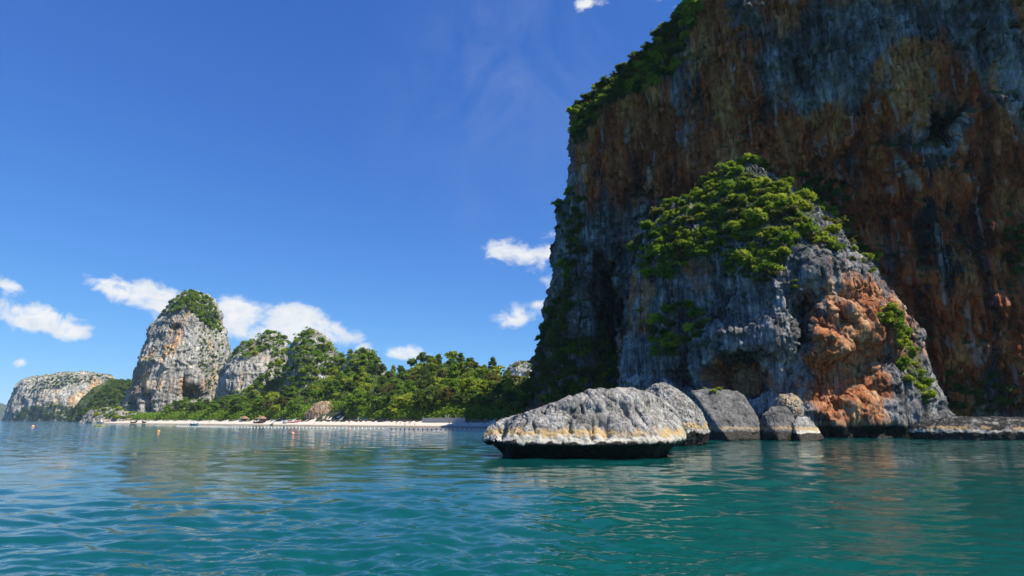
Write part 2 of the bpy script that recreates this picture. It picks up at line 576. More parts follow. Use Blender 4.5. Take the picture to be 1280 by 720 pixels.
def grid_patch(name, x0, x1, y0, y1, step, keep, mat, kind):
    xs, ys = np.arange(x0, x1, step), np.arange(y0, y1, step)
    X, Y = np.meshgrid(xs, ys)
    x, y = X.ravel(), Y.ravel()
    v = np.stack([x, y, hill_h(x, y)], 1)
    nx = len(xs)
    i, j = np.meshgrid(np.arange(len(ys) - 1), np.arange(nx - 1), indexing='ij')
    f = np.stack([i * nx + j, i * nx + j + 1, (i + 1) * nx + j + 1, (i + 1) * nx + j], -1).reshape(-1, 4)
    t = inland(x, y)
    ok = keep(t[f].mean(1)) & (col_of(x, y)[f].mean(1) > 122)
    f = f[ok]
    used = np.unique(f)
    remap = -np.ones(len(v), int)
    remap[used] = np.arange(len(used))
    o = link(name, mesh_arrays(name, v[used], remap[f], True, None, mat), kind=kind)
    return o


T = NT('beach_sand')
co = T.n('TexCoord').outputs['Object']
sz = T.n('SeparateXYZ', {0: co}).outputs[2]
n = T.noise(co, .35, 6, .6)
dry = T.mix(n, (.50, .44, .35), (.65, .59, .50))
wetf = T.n('MapRange', {0: T.math('ADD', sz, T.math('MULTIPLY', T.noise(co, .2, 3), .4)), 1: .35, 2: .8}).outputs[0]
c = T.mix(wetf, (.24, .19, .13), dry)
M['beach'] = T.surf(T.n('BsdfPrincipled', {'Base Color': c, 'Roughness': .9}).outputs[0])
M['soil'] = plain_mat('forest_floor', (.035, .045, .016), .95, .5, .3)
grid_patch('beach', -640, 90, 175, 760, 3.0, lambda t: (t > -16) & (t < 26), M['beach'], 'structure')
grid_patch('hillside', -640, 90, 175, 800, 4.0, lambda t: (t > 23) & (t < 190), M['soil'], 'structure')


# ------------------------------------------------------------------ rock builder
def resample_closed(pts, n, dens=None):
    """closed smooth curve through control points (Catmull-Rom), n samples weighted by dens(point)"""
    pts = np.asarray(pts, float)
    m = len(pts)
    tt = np.linspace(0, m, m * 60, endpoint=False)
    i = tt.astype(int)
    f = (tt - i)[:, None]
    p0, p1, p2, p3 = pts[(i - 1) % m], pts[i % m], pts[(i + 1) % m], pts[(i + 2) % m]
    c = .5 * ((2 * p1) + (-p0 + p2) * f + (2 * p0 - 5 * p1 + 4 * p2 - p3) * f ** 2 + (-p0 + 3 * p1 - 3 * p2 + p3) * f ** 3)
    seg = np.linalg.norm(np.diff(np.vstack([c, c[:1]])[:, :2], axis=0), axis=1)
    w = seg * (dens(c) if dens else 1.0)
    cum = np.concatenate([[0], np.cumsum(w)])
    s = np.linspace(0, cum[-1], n, endpoint=False)
    cc = np.vstack([c, c[:1]])
    return np.stack([np.interp(s, cum, cc[:, k]) for k in range(cc.shape[1])], 1)


def ring_mesh(V):
    """V: (nv, nu, 3) rings bottom to top -> verts, faces (closed at both ends)"""
    nv, nu, _ = V.shape
    v = V.reshape(-1, 3)
    i, j = np.meshgrid(np.arange(nv - 1), np.arange(nu), indexing='ij')
    j2 = (j + 1) % nu
    f = np.stack([i * nu + j, i * nu + j2, (i + 1) * nu + j2, (i + 1) * nu + j], -1).reshape(-1, 4)
    v = np.vstack([v, V[0].mean(0), V[-1].mean(0)])
    b, t = nv * nu, nv * nu + 1
    k = np.arange(nu)
    k2 = (k + 1) % nu
    fb = np.stack([np.full(nu, b), k2, k], 1)
    ft = np.stack([np.full(nu, t), (nv - 1) * nu + k, (nv - 1) * nu + k2], 1)
    return v, [f, fb, ft]


OVAL = [(math.sin(a) * 1.0, -math.cos(a)) for a in np.linspace(0, 2 * math.pi, 12, endpoint=False)]


def loft(rows, Y0, plan=OVAL, nu=200, nv=120, yshift=None, inset=0.0):
    """rows: (row in the photo, left column, right column, half depth) bottom to top, read on the plane Y0"""
    rows = np.asarray(rows, float).copy()
    rows[:, 1] += np.minimum(inset, (rows[:, 2] - rows[:, 1]) * .3)
    rows[:, 2] -= np.minimum(inset, (rows[:, 2] - rows[:, 1]) * .3)
    z = np.array([P(640, r[0], Y0)[2] for r in rows])
    xl = np.array([P(r[1], r[0], Y0)[0] for r in rows])
    xr = np.array([P(r[2], r[0], Y0)[0] for r in rows])
    q = np.linspace(0, 1, nv)
    # sample by arc length of the outline so that flat tops keep detail
    d = np.concatenate([[0], np.cumsum(np.hypot(np.diff(z), np.maximum(abs(np.diff(xl)), abs(np.diff(xr))) * .6))])
    s = q * d[-1]
    Z, XL, XR, D = (np.interp(s, d, a) for a in (z, xl, xr, rows[:, 3]))
    k = np.ones(5) / 5
    def sm(a):
        return np.concatenate([a[:2], np.convolve(a, k, 'valid'), a[-2:]])
    Z, XL, XR, D = sm(Z), sm(XL), sm(XR), sm(D)
    ring = resample_closed(plan, nu, lambda c: 1.0 + 3.2 * (c[:, 1] < .25))
    mid, hw = (XL + XR) / 2, (XR - XL) / 2
    V = np.empty((nv, nu, 3))
    V[..., 0] = mid[:, None] + hw[:, None] * ring[None, :, 0]
    V[..., 1] = Y0 + D[:, None] * ring[None, :, 1]
    V[..., 2] = Z[:, None]
    if yshift is not None:
        V[..., 1] += yshift(Z)[:, None]
    return V


def rough(v, n, sc, amp, seed, vert=.25, oct=7):
    """karst relief: blocks, vertical flutes and ledges, pits; sc = size of the largest feature in metres"""
    p = v / sc
    d = fbm(p * [1, 1, .6], 3, seed, .45) * .95
    q = v.copy()
    q[:, 2] *= vert
    warp = fbm(v / (sc * .6), 2, seed + 30)[:, None] * sc * .12
    fl = fbm((q + warp) / (sc * .34), 3, seed + 7, .55, True)
    d += .42 * fl
    fl2 = fbm((q + warp) / (sc * .10), 3, seed + 11, .6, True)
    d += .15 * fl2
    # ledges with drooping lower edges
    lz = v[:, 2] / (sc * .55) + fbm(v / (sc * .9), 2, seed + 15) * 1.3 + .25 * fl2
    saw = lz - np.floor(lz)
    d += .30 * (1 - saw) ** 2 * sstep(0, .10, saw) * (.4 + .6 * sstep(-.2, .3, fbm(v / sc, 2, seed + 19)))
    d += .10 * fbm(v / (sc * .09), 3, seed + 21)
    # blocky faces with sharp edges, and cracks running down the rock
    b = fbm((v + warp) / (sc * .5), 3, seed + 41) * 5.0
    fr = b - np.floor(b)
    d += .11 * (np.floor(b) + sstep(0, .22, fr))
    b = fbm((q * [1, 1, 1.6] + warp) / (sc * .17), 2, seed + 43) * 4.0
    fr = b - np.floor(b)
    d += .055 * (np.floor(b) + sstep(0, .25, fr))
    g = perlin((q + warp) / (sc * .24), seed + 45)
    d -= .26 * np.exp(-(g / .05) ** 2) * sstep(-.3, .3, fbm(v / (sc * .7), 2, seed + 46))
    g = perlin((q + warp * .5) / (sc * .085), seed + 47)
    d -= .13 * np.exp(-(g / .09) ** 2)
    pit = sstep(.28, .6, fbm(v / (sc * .22), 2, seed + 25))
    d -= .30 * pit
    return v + n * (d * amp)[:, None], fl, fl2, pit


def rock(name, V, sc, amp, seed, mat, label, cat='rock', group=None, carve=None, paint=None, parent=None, vert=.15):
    v, f = ring_mesh(V)
    n = vnormals(v, f)
    if (n * (v - v.mean(0))).sum() < 0:
        f = [a[:, ::-1] for a in f]
        n = -n
    if carve:
        px, py = project(v)
        v = v + n * carve(v, px, py, n)[:, None]
        n = vnormals(v, f)
    v, fl, fl2, pit = rough(v, n, sc, amp, seed, vert)
    n = vnormals(v, f)
    px, py = project(v)
    base = {k: np.zeros(len(v)) for k in ('warm', 'dark', 'tan', 'pale', 'wet', 'green')}
    if paint:
        paint(base, v, px, py, n, fl, pit)
    o = link(name, mesh_arrays(name, v, f, True, base, mat), parent, label, cat, group)
    return o, v, n, px, py


# ------------------------------------------------------------------ the great cliff
def build_massif():
    #       x    y    height  left-shift  overhang
    ctrl = [(230, 100, 100, 0, .05), (160, 120, 108, 0, .12), (113, 131, 124, 0, .22), (85, 142, 128, 0, .185),
            (62, 150, 127, 0, .17), (44, 157, 110, .3, .10), (31, 161, 104, .75, .02), (21, 166, 97, 1, 0),
            (24, 182, 100, 1, 0), (31, 207, 104, 1, 0), (42, 242, 106, .9, 0), (58, 292, 106, .6, 0),
            (100, 345, 106, .2, 0), (200, 335, 115, 0, 0), (265, 220, 115, 0, 0)]
    ring = resample_closed(ctrl, 860, lambda c: np.where((c[:, 1] < 172) & (c[:, 0] < 135), 1.0, .09))
    nu = len(ring)
    ZL = [-4, 0, 14, 32, 49, 67, 83, 99, 200]
    XL = [-17, -16, -14, -8, -5.5, -4, -.5, 0, 0]
    nv, nc = 360, 24
    V = np.empty((nv + nc, nu, 3))
    H = ring[:, 2]
    for j in range(nv):
        z = -4 + (H + 4) * (j / (nv - 1))
        V[j, :, 0] = ring[:, 0] + ring[:, 3] * np.interp(z, ZL, XL)
        V[j, :, 1] = ring[:, 1] - ring[:, 4] * z + ring[:, 3] * 0
        V[j, :, 2] = z
    c = np.array([130, 225, 0.])
    for j in range(nc):
        u = ((j + 1) / nc) ** 1.3
        top = V[nv - 1]
        V[nv + j] = top * (1 - u * .97) + c * u * .97
        V[nv + j, :, 2] = H * (1 - u) + 135 * u + 5 * math.sin(min(u * 3, 1) * math.pi / 2)

    def carve(v, px, py, n):
        d = np.zeros(len(v))
        front = v[:, 1] < 176
        nz = fbm(v / 6, 3, 81)
        # eye-shaped cave high on the right wall, dark slot beside the buttress, hollow under the big overhang
        d -= 34 * blob(px + nz * 10, py + nz * 8, 1178, 150, 34, 19, -25, .14)
        d -= 12 * blob(px + nz * 10, py + nz * 8, 1158, 176, 38, 11, -12, .25)
        d -= 24 * blob(px + nz * 8, py, 755, 385, 21, 62, -4, .22)
        d -= 4 * blob(px + nz * 30, py + nz * 20, 850, 265, 60, 26, 8, .6)
        d -= 3.5 * blob(px + nz * 30, py + nz * 20, 1020, 330, 90, 120, 0, .6)
        return np.where(front, d, 0)

    def paint(a, v, px, py, n, fl, pit):
        nz = fbm(v / 14, 4, 91)
        q = v.copy()
        q[:, 2] *= .2
        sn = fbm(q / 5, 4, 95)
        X, Y = px + nz * 40, py + nz * 40
        w = .58 + .35 * nz + .25 * sn
        w += .35 * blob(X, Y, 900, 170, 130, 110, 20, .5) + .3 * blob(X, Y, 1200, 260, 110, 170, 0, .6)
        w += .25 * blob(X, Y, 1120, 120, 130, 60, -15, .6) + .2 * blob(X, Y, 800, 170, 60, 130, 0, .6)
        w -= .75 * blob(X, Y, 1050, 70, 110, 55, -28, .5)
        w -= .6 * blob(X, Y, 1250, 70, 40, 120, -32, .5)
        w -= .55 * blob(X, Y, 720, 390, 50, 170, 0, .5)
        w -= .45 * blob(X, Y, 850, 110, 30, 120, -12, .5)
        w -= .5 * blob(X, Y, 820, 300, 50, 60, 0, .6)
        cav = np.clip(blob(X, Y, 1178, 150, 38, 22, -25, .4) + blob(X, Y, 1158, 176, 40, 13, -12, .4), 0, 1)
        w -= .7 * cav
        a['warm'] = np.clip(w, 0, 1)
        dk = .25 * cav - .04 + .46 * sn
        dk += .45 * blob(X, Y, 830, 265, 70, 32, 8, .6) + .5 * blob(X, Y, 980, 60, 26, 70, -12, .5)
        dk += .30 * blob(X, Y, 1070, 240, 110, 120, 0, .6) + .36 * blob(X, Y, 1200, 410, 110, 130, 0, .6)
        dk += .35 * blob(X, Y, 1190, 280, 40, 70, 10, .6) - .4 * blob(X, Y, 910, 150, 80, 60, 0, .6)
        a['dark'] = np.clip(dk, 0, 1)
        a['pale'] = .62 * blob(X, Y, 1130, 215, 9, 28, -25, .6) + .55 * blob(X, Y, 1113, 238, 7, 13, 0, .6)
        a['green'] = np.where(n[:, 2] > .45, .8, 0) + .5 * blob(X, Y, 680, 430, 30, 90, 20, .5) * (v[:, 1] < 172)
        a['wet'] = np.clip(1 - np.abs(v[:, 2] - .5) / 2.0, 0, 1) * .8

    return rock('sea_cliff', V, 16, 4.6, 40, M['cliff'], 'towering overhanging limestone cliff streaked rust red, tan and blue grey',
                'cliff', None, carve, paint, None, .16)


massif = build_massif()


def build_buttress():
    plan = [(-1.05, .35), (-.74, -.25), (-.42, -.66), (-.12, -.96), (.12, -1.02), (.52, -.82), (.88, -.4), (1.0, .1), (.8, .8), (0, 1.1), (-.85, .95)]
    rows = [(556, 796, 1172, 22), (540, 796, 1171, 22), (525, 798, 1168, 21.5), (500, 800, 1158, 21), (450, 803, 1136, 20), (400, 805, 1112, 19),
            (340, 810, 1083, 17), (302, 818, 1052, 15), (276, 832, 1020, 13), (248, 860, 992, 10), (230, 888, 966, 7), (220, 908, 952, 4), (215, 925, 938, 1.5)]
    V = loft(rows, 134, plan, 620, 350)

    def carve(v, px, py, n):
        nz = fbm(v / 5, 3, 181)
        nf = fbm(v / 2, 2, 183)
        X, Y = px + nz * 16 + nf * 5, py + nz * 12 + nf * 4
        front = (v[:, 1] < 136)
        d = -8.5 * blob(X, Y, 922, 468, 42, 27, 4, .2)          # hollow under the grey overhang
        d += 2.6 * blob(X, Y, 925, 424, 54, 18, 6, .5)
        d -= 6.0 * blob(X, Y, 855, 480, 16, 26, -10, .25)
        d -= 5.5 * blob(X, Y, 1005, 395, 13, 38, 14, .3)        # dark cleft right of the grey prow
        d += 2.0 * blob(X, Y, 985, 390, 22, 50, 12, .5)
        d += 3.0 * blob(X, Y, 1025, 440, 22, 20, 0, .5)          # knob
        d -= 4.2 * blob(X, Y, 1060, 472, 48, 34, -30, .25)        # hollow under the orange brow
        d += 2.2 * blob(X, Y, 1085, 405, 46, 26, 25, .5)
        d -= 2.0 * blob(X, Y, 1062, 378, 12, 6, 30, .4) + 1.8 * blob(X, Y, 1050, 400, 5, 16, -35, .4)
        d += 1.6 * blob(X, Y, 1040, 345, 46, 16, 18, .5)
        d -= 1.6 * blob(X, Y, 905, 370, 6, 50, -28, .4)          # slanting joint
        d -= 2.2 * sstep(3.2, 1.2, v[:, 2] + nf * .6)            # tidal notch
        return np.where(front, d, 0)

    def paint(a, v, px, py, n, fl, pit):
        nz = fbm(v / 6, 4, 191)
        X, Y = px + nz * 26, py + nz * 22
        w = .04 + .3 * nz
        w += .74 * blob(X, Y, 1080, 440, 72, 95, -18, .45) + .4 * blob(X, Y, 1045, 490, 50, 40, 0, .5)
        w += .75 * blob(X, Y, 925, 475, 40, 24, 0, .4) + .55 * blob(X, Y, 800, 380, 18, 50, 0, .5) + .5 * blob(X, Y, 870, 330, 22, 50, -20, .5)
        w -= .4 * blob(X, Y, 1130, 490, 34, 50, -25, .5)
        a['warm'] = np.clip(w, 0, 1)
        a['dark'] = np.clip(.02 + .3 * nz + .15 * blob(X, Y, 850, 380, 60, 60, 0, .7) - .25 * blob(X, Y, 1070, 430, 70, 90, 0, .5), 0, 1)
        z = v[:, 2] + nz * .7
        a['wet'] = 1 - sstep(1.6, 2.8, z)
        a['tan'] = .45 * sstep(1.8, 2.6, z) * (1 - sstep(2.8, 4.2, z))
        a['green'] = .62 * blob(X, Y, 930, 250, 120, 48, 22, .5) + .35 * blob(X, Y, 850, 400, 28, 36, 0, .5) + .6 * blob(X, Y, 1140, 455, 10, 50, -22, .5)
        a['green'] += .25 * (n[:, 2] > .55)

    return rock('limestone_buttress', V, 11, 2.5, 140, M['buttress'], 'shrub topped buttress of blue grey and orange limestone rising from the sea',
                'cliff', None, carve, paint, None, .15)


buttress = build_buttress()


# ------------------------------------------------------------------ boulders in the water
def boulder(name, rows, Y0, plan, sc, amp, seed, label, nu=260, nv=150, tide=1.7, tan=.9, carve=None, extra=None, mat='boulder', group='boulders in the shallows'):
    V = loft(rows, Y0, plan, nu, nv)

    def paint(a, v, px, py, n, fl, pit):
        nz = fbm(v / 1.6, 4, seed + 50)
        q = v.copy(); q[:, 2] *= .3
        dr = fbm(q / .7, 3, seed + 52)
        z = v[:, 2] + nz * .35 + dr * .55
        a['wet'] = 1 - sstep(tide - .45, tide - .15, z)
        a['tan'] = (tan - .3 + .7 * sstep(-.3, .15, fbm(v / 3.5, 2, seed + 55))) * sstep(tide, tide + .25, z) * (1 - sstep(tide + .6, tide + 1.3, z))
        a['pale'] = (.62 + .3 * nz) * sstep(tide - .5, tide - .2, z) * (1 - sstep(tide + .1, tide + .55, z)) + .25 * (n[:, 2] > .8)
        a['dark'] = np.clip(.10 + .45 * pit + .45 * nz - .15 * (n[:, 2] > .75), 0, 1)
        if extra:
            extra(a, v, px, py, n, nz)

    return rock(name, V, sc, amp, seed, M[mat], label, 'boulder', group, carve, paint, None, .45)


def boulder_carve(v, px, py, n):
    nz = fbm(v / 1.2, 3, 207)
    X, Y = px + nz * 9, py + nz * 6
    d = np.zeros(len(v))
    for cx, cy, rx, ry, ang, k in ((653, 531, 2.4, 13, 8, .7), (667, 536, 2, 7, -5, .35), (741, 540, 6, 10, 3, .75), (757, 537, 8, 13, -6, .8), (714, 528, 2.5, 15, 14, .35),
                                   (785, 522, 3, 18, -30, .5), (730, 508, 2.5, 12, 22, .35), (802, 522, 2, 22, -34, .45), (629, 540, 5, 9, 16, .7), (765, 505, 14, 2.5, 24, .4), (690, 512, 14, 2, -20, .35)):
        d -= k * .95 * blob(X, Y, cx, cy, rx, ry, ang, .5)
    d += .1 * blob(X, Y, 612, 546, 12, 8, 0, .5) - .55 * blob(X, Y, 824, 512, 12, 22, -35, .5) + .5 * blob(X, Y, 760, 500, 60, 10, -6, .5)
    return np.where(v[:, 1] < 58, d, 0)


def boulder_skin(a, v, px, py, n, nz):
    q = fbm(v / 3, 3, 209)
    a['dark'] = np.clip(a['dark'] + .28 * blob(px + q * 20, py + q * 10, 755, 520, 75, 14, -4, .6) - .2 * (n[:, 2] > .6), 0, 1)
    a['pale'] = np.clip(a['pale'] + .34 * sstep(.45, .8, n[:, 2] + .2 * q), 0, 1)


LENS = [(-1, .05), (-.85, -.45), (-.5, -.82), (0, -1), (.5, -.9), (.85, -.5), (1, 0), (.8, .6), (.3, .95), (-.3, .95), (-.8, .6)]
boulder('sea_boulder', [(556, 800, 876, 4), (547, 800, 880, 4.4), (540, 798, 883, 4.6), (530, 800, 880, 4.4), (515, 800, 874, 4), (503, 803, 866, 3.2), (492, 806, 852, 2.2), (482, 814, 834, .8)],
        84, OVAL, 3.6, .5, 220, 'pale peaked boulder close behind the long undercut boulder', 260, 160, 2.0)


def block(name, pts, sc, amp, seed, label, cuts, paint, mat='boulder', group='boulders in the shallows', carve=None, soft=.35):
    """angular rock: hull of corner points (column, row, depth), finely divided and weathered"""
    import bmesh
    bm = bmesh.new()
    for p in pts:
        bm.verts.new(P(*p))
    bmesh.ops.convex_hull(bm, input=bm.verts)
    bmesh.ops.delete(bm, geom=[w for w in bm.verts if not w.link_faces], context='VERTS')
    bmesh.ops.triangulate(bm, faces=bm.faces)
    for c in cuts:
        bmesh.ops.subdivide_edges(bm, edges=bm.edges, cuts=c, use_grid_fill=True)
        bmesh.ops.triangulate(bm, faces=bm.faces)
        bmesh.ops.smooth_vert(bm, verts=bm.verts, factor=soft, use_axis_x=True, use_axis_y=True, use_axis_z=True)
    bmesh.ops.recalc_face_normals(bm, faces=bm.faces)
    v = np.array([w.co[:] for w in bm.verts])
    bm.verts.index_update()
    f = [np.array([[w.index for w in q.verts] for q in bm.faces])]
    bm.free()
    n = vnormals(v, f)
    if carve:
        px, py = project(v)
        v = v + n * carve(v, px, py, n)[:, None]
        n = vnormals(v, f)
    v, fl, fl2, pit = rough(v, n, sc, amp, seed, .5)
    n = vnormals(v, f)
    px, py = project(v)
    base = {k: np.zeros(len(v)) for k in ('warm', 'dark', 'tan', 'pale', 'wet', 'green')}
    paint(base, v, px, py, n, pit)
    o = link(name, mesh_arrays(name, v, f, True, base, M[mat]), None, label, 'boulder', group)
    return o, v, n, px, py


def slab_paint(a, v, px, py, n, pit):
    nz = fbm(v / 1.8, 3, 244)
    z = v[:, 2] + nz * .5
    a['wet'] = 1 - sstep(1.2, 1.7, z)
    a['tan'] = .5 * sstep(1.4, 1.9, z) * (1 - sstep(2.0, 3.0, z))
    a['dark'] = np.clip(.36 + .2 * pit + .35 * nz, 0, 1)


def pale_paint(a, v, px, py, n, pit):
    nz = fbm(v / 1.8, 3, 274)
    z = v[:, 2] + nz * .5
    a['wet'] = 1 - sstep(1.0, 1.4, z)
    a['tan'] = .7 * sstep(1.3, 1.6, z) * (1 - sstep(1.8, 2.6, z))
    a['pale'] = .7 * sstep(.9, 1.2, z) * (1 - sstep(1.4, 1.9, z)) + .25
    a['dark'] = np.clip(.1 + .3 * pit + .3 * nz, 0, 1)


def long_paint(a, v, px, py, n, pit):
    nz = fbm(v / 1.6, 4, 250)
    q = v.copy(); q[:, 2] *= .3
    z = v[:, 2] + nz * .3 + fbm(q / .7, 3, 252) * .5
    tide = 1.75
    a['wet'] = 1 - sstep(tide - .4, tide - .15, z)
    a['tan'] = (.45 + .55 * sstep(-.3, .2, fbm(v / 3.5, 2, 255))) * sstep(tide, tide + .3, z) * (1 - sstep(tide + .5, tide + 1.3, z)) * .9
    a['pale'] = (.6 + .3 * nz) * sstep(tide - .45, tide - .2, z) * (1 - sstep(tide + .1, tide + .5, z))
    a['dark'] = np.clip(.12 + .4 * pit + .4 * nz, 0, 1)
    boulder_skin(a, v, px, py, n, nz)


def long_carve(v, px, py, n):
    d = boulder_carve(v, px, py, n)
    nz = fbm(v / 1.5, 2, 257)
    d -= .55 * sstep(1.45, .9, v[:, 2] + nz * .35) * (n[:, 2] < .5)      # notch cut by the tide
    return d


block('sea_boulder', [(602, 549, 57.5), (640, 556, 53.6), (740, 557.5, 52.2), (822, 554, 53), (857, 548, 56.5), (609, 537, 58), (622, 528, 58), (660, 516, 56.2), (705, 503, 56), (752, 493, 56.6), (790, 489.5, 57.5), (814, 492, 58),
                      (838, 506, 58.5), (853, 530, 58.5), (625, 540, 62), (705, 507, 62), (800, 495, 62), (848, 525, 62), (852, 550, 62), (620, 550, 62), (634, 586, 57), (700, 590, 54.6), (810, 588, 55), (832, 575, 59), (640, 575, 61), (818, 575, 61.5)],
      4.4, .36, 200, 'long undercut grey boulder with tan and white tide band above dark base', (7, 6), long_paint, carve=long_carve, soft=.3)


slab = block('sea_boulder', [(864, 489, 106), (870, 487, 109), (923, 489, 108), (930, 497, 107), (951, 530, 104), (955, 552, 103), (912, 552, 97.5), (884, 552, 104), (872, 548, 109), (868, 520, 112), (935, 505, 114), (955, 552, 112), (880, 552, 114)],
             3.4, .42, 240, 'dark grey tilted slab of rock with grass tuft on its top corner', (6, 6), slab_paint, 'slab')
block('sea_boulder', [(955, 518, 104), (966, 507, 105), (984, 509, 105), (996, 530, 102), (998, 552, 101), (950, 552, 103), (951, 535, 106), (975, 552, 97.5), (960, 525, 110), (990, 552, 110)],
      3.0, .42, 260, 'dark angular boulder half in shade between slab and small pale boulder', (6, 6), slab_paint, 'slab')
block('sea_boulder', [(991, 528, 101), (997, 521, 102), (1008, 522, 102), (1022, 535, 100), (1030, 549, 99), (1002, 556, 95.5), (990, 552, 100), (1005, 530, 107), (1025, 552, 105)],
      2.4, .3, 270, 'small pale boulder with cream tide band at the foot of orange rock', (6, 6), pale_paint)
boulder('sea_boulder', [(520, 968, 1000, 2.6), (508, 968, 999, 2.8), (500, 972, 996, 2.4), (495, 976, 990, 1.2)],
        110, OVAL, 2.4, .5, 280, 'rough tan and grey boulder resting above the dark rounded boulder', 160, 90, -3, 0,
        extra=lambda a, v, px, py, n, nz: a.__setitem__('tan', .5 + nz * .5))
boulder('rock_ledge', [(560, 1146, 1420, 5.5), (549, 1144, 1420, 6), (540, 1142, 1420, 6.2), (535, 1144, 1420, 6), (530, 1152, 1420, 5), (526, 1168, 1400, 3.4), (523, 1200, 1330, 1.6)],
        106, LENS, 4, .55, 290, 'low flat dark rock ledge along the water below the great cliff', 300, 80, 1.5, .25,
        extra=lambda a, v, px, py, n, nz: a.__setitem__('dark', np.clip(.66 + nz * .5, 0, 1)), group=None)


# ------------------------------------------------------------------ distant karst towers
def far_paint(orange, green_thr=.5, seed=0, blobs=()):
    def paint(a, v, px, py, n, fl, pit):
        nz = fbm(v / 30, 4, 300 + seed)
        n2 = fbm(v / 9, 3, 305 + seed)
        a['warm'] = np.clip(.06 + .5 * nz + sum(k * blob(px + nz * 10, py + nz * 10, *b) for k, b in blobs) + orange, 0, 1)
        a['dark'] = np.clip(.28 * pit + .12 * n2, 0, 1)
        a['green'] = .75 * sstep(green_thr, green_thr + .3, n[:, 2] + .25 * n2)
    return paint


def tower_carve(v, px, py, n):
    nz = fbm(v / 12, 3, 377)
    d = -14 * blob(px + nz * 8, py + nz * 6, 240, 492, 11, 13, 0, .3) - 9 * blob(px + nz * 5, py, 219, 409, 6, 4, -20, .4)
    d -= 10 * blob(px + nz * 6, py, 186, 505, 7, 18, -8, .4) + 7 * blob(px + nz * 6, py, 168, 508, 5, 12, 0, .4)
    d -= 6 * blob(px + nz * 6, py, 232, 470, 5, 24, 15, .5)
    return d


tower = rock('karst_tower', loft([(531, 150, 284, 46), (520, 151, 283, 46), (508, 152, 282, 46), (495, 158, 283, 45), (480, 166, 284, 44), (462, 173, 285, 42), (445, 180, 285, 40), (425, 189, 280, 36), (405, 199, 275, 32),
                                  (390, 208, 272, 27), (380, 216, 268, 22), (373, 225, 262, 15), (369, 233, 254, 8), (367, 240, 247, 2)], 600,
                                 [(-1, .2), (-.7, -.5), (-.25, -.9), (.3, -1), (.75, -.7), (1, 0), (.7, .7), (0, 1), (-.7, .8)], 360, 280, None, 3.0),
             34, 6.5, 310, M['far_rock'], 'tall grey and orange limestone tower with rounded green crest behind beach', 'cliff', None, tower_carve,
             far_paint(.05, .42, 1, [(.45, (216, 425, 9, 26, 14)), (.38, (178, 470, 10, 38, 15)), (.3, (215, 482, 28, 14, 0))]))
crag = rock('karst_crag', loft([(531, 268, 392, 40), (520, 269, 388, 40), (500, 271, 382, 38), (480, 275, 374, 36), (460, 282, 367, 32), (445, 291, 361, 26), (434, 303, 358, 20), (427, 318, 356, 14), (421, 330, 354, 8), (418, 337, 350, 3)], 540,
                               [(-1, .1), (-.6, -.7), (-.1, -1), (.5, -.8), (1, -.1), (.6, .8), (-.5, .9)], 300, 200, None, 2.0),
            28, 5.5, 330, M['far_rock'], 'grey limestone crag with wooded right flank beside the tall tower', 'cliff', None, None, far_paint(.0, .5, 2))
peak = rock('karst_peak', loft([(531, 345, 470, 36), (515, 348, 466, 36), (495, 352, 458, 34), (475, 356, 448, 30), (455, 360, 434, 24), (440, 363, 420, 18), (428, 370, 409, 12), (419, 379, 400, 6), (414, 385, 394, 2)], 500,
                               [(-1, .1), (-.5, -.8), (.1, -1), (.7, -.6), (1, .1), (.5, .8), (-.5, .9)], 260, 190, None, 2.0),
            24, 4.5, 340, M['far_rock'], 'pointed limestone peak mantled in trees with bare grey summit face', 'cliff', None, None, far_paint(-.1, .45, 3))
knoll = rock('wooded_knoll', loft([(531, 418, 500, 28), (510, 420, 496, 28), (485, 424, 488, 24), (465, 430, 478, 18), (450, 437, 470, 12), (441, 446, 464, 6), (437, 452, 460, 2)], 455,
                                  OVAL, 180, 120), 20, 3.5, 350, M['far_rock'], 'steep rocky knoll clad in trees next to the pointed peak', 'cliff', None, None, far_paint(0, .3, 4))
outcrop = rock('rock_outcrop', loft([(532, 380, 436, 9), (526, 380, 436, 9), (518, 382, 434, 8.6), (512, 386, 428, 7.4), (507, 393, 420, 5.5), (503, 401, 412, 3)], 381,
                                    LENS, 220, 120), 9, 1.3, 355, M['brown_rock'], 'pale brown bare rock face at the back of the beach', 'cliff', None, None, far_paint(.5, .7, 5))
headland = rock('rock_outcrop', loft([(533, 100, 186, 14), (527, 102, 184, 14), (522, 106, 178, 12), (517, 110, 168, 9), (513, 116, 150, 5), (511, 120, 132, 2)], 540,
                                     LENS, 240, 110), 10, 2.4, 358, M['far_rock'], 'low reddish rock spit ending the beach below the tall tower', 'rock', None, None, far_paint(.22, .55, 6))
island = rock('limestone_island', loft([(527, 13, 176, 90), (518, 17, 174, 90), (508, 20, 170, 88), (497, 24, 160, 84), (487, 29, 146, 78), (479, 37, 138, 70), (474, 50, 134, 60), (470.5, 72, 132, 40), (468.5, 92, 129, 10)], 1300,
                                       LENS, 300, 150), 60, 11, 360, M['far_rock'], 'distant grey limestone headland with green foot across the bay', 'cliff', None, None,
              far_paint(.0, .5, 7, [(.6, (117, 480, 8, 8, 0)), (.4, (100, 500, 14, 10, 0))]))
backhill = rock('wooded_hill', loft([(527, 96, 200, 60), (512, 104, 196, 58), (498, 116, 188, 50), (488, 126, 180, 38), (481, 134, 172, 20), (477, 140, 164, 6)], 900,
                                    OVAL, 200, 120), 40, 5, 370, M['far_rock'], 'dark wooded hill between the distant headland and the tall tower', 'hill', None, None, far_paint(-.2, -.4, 8))
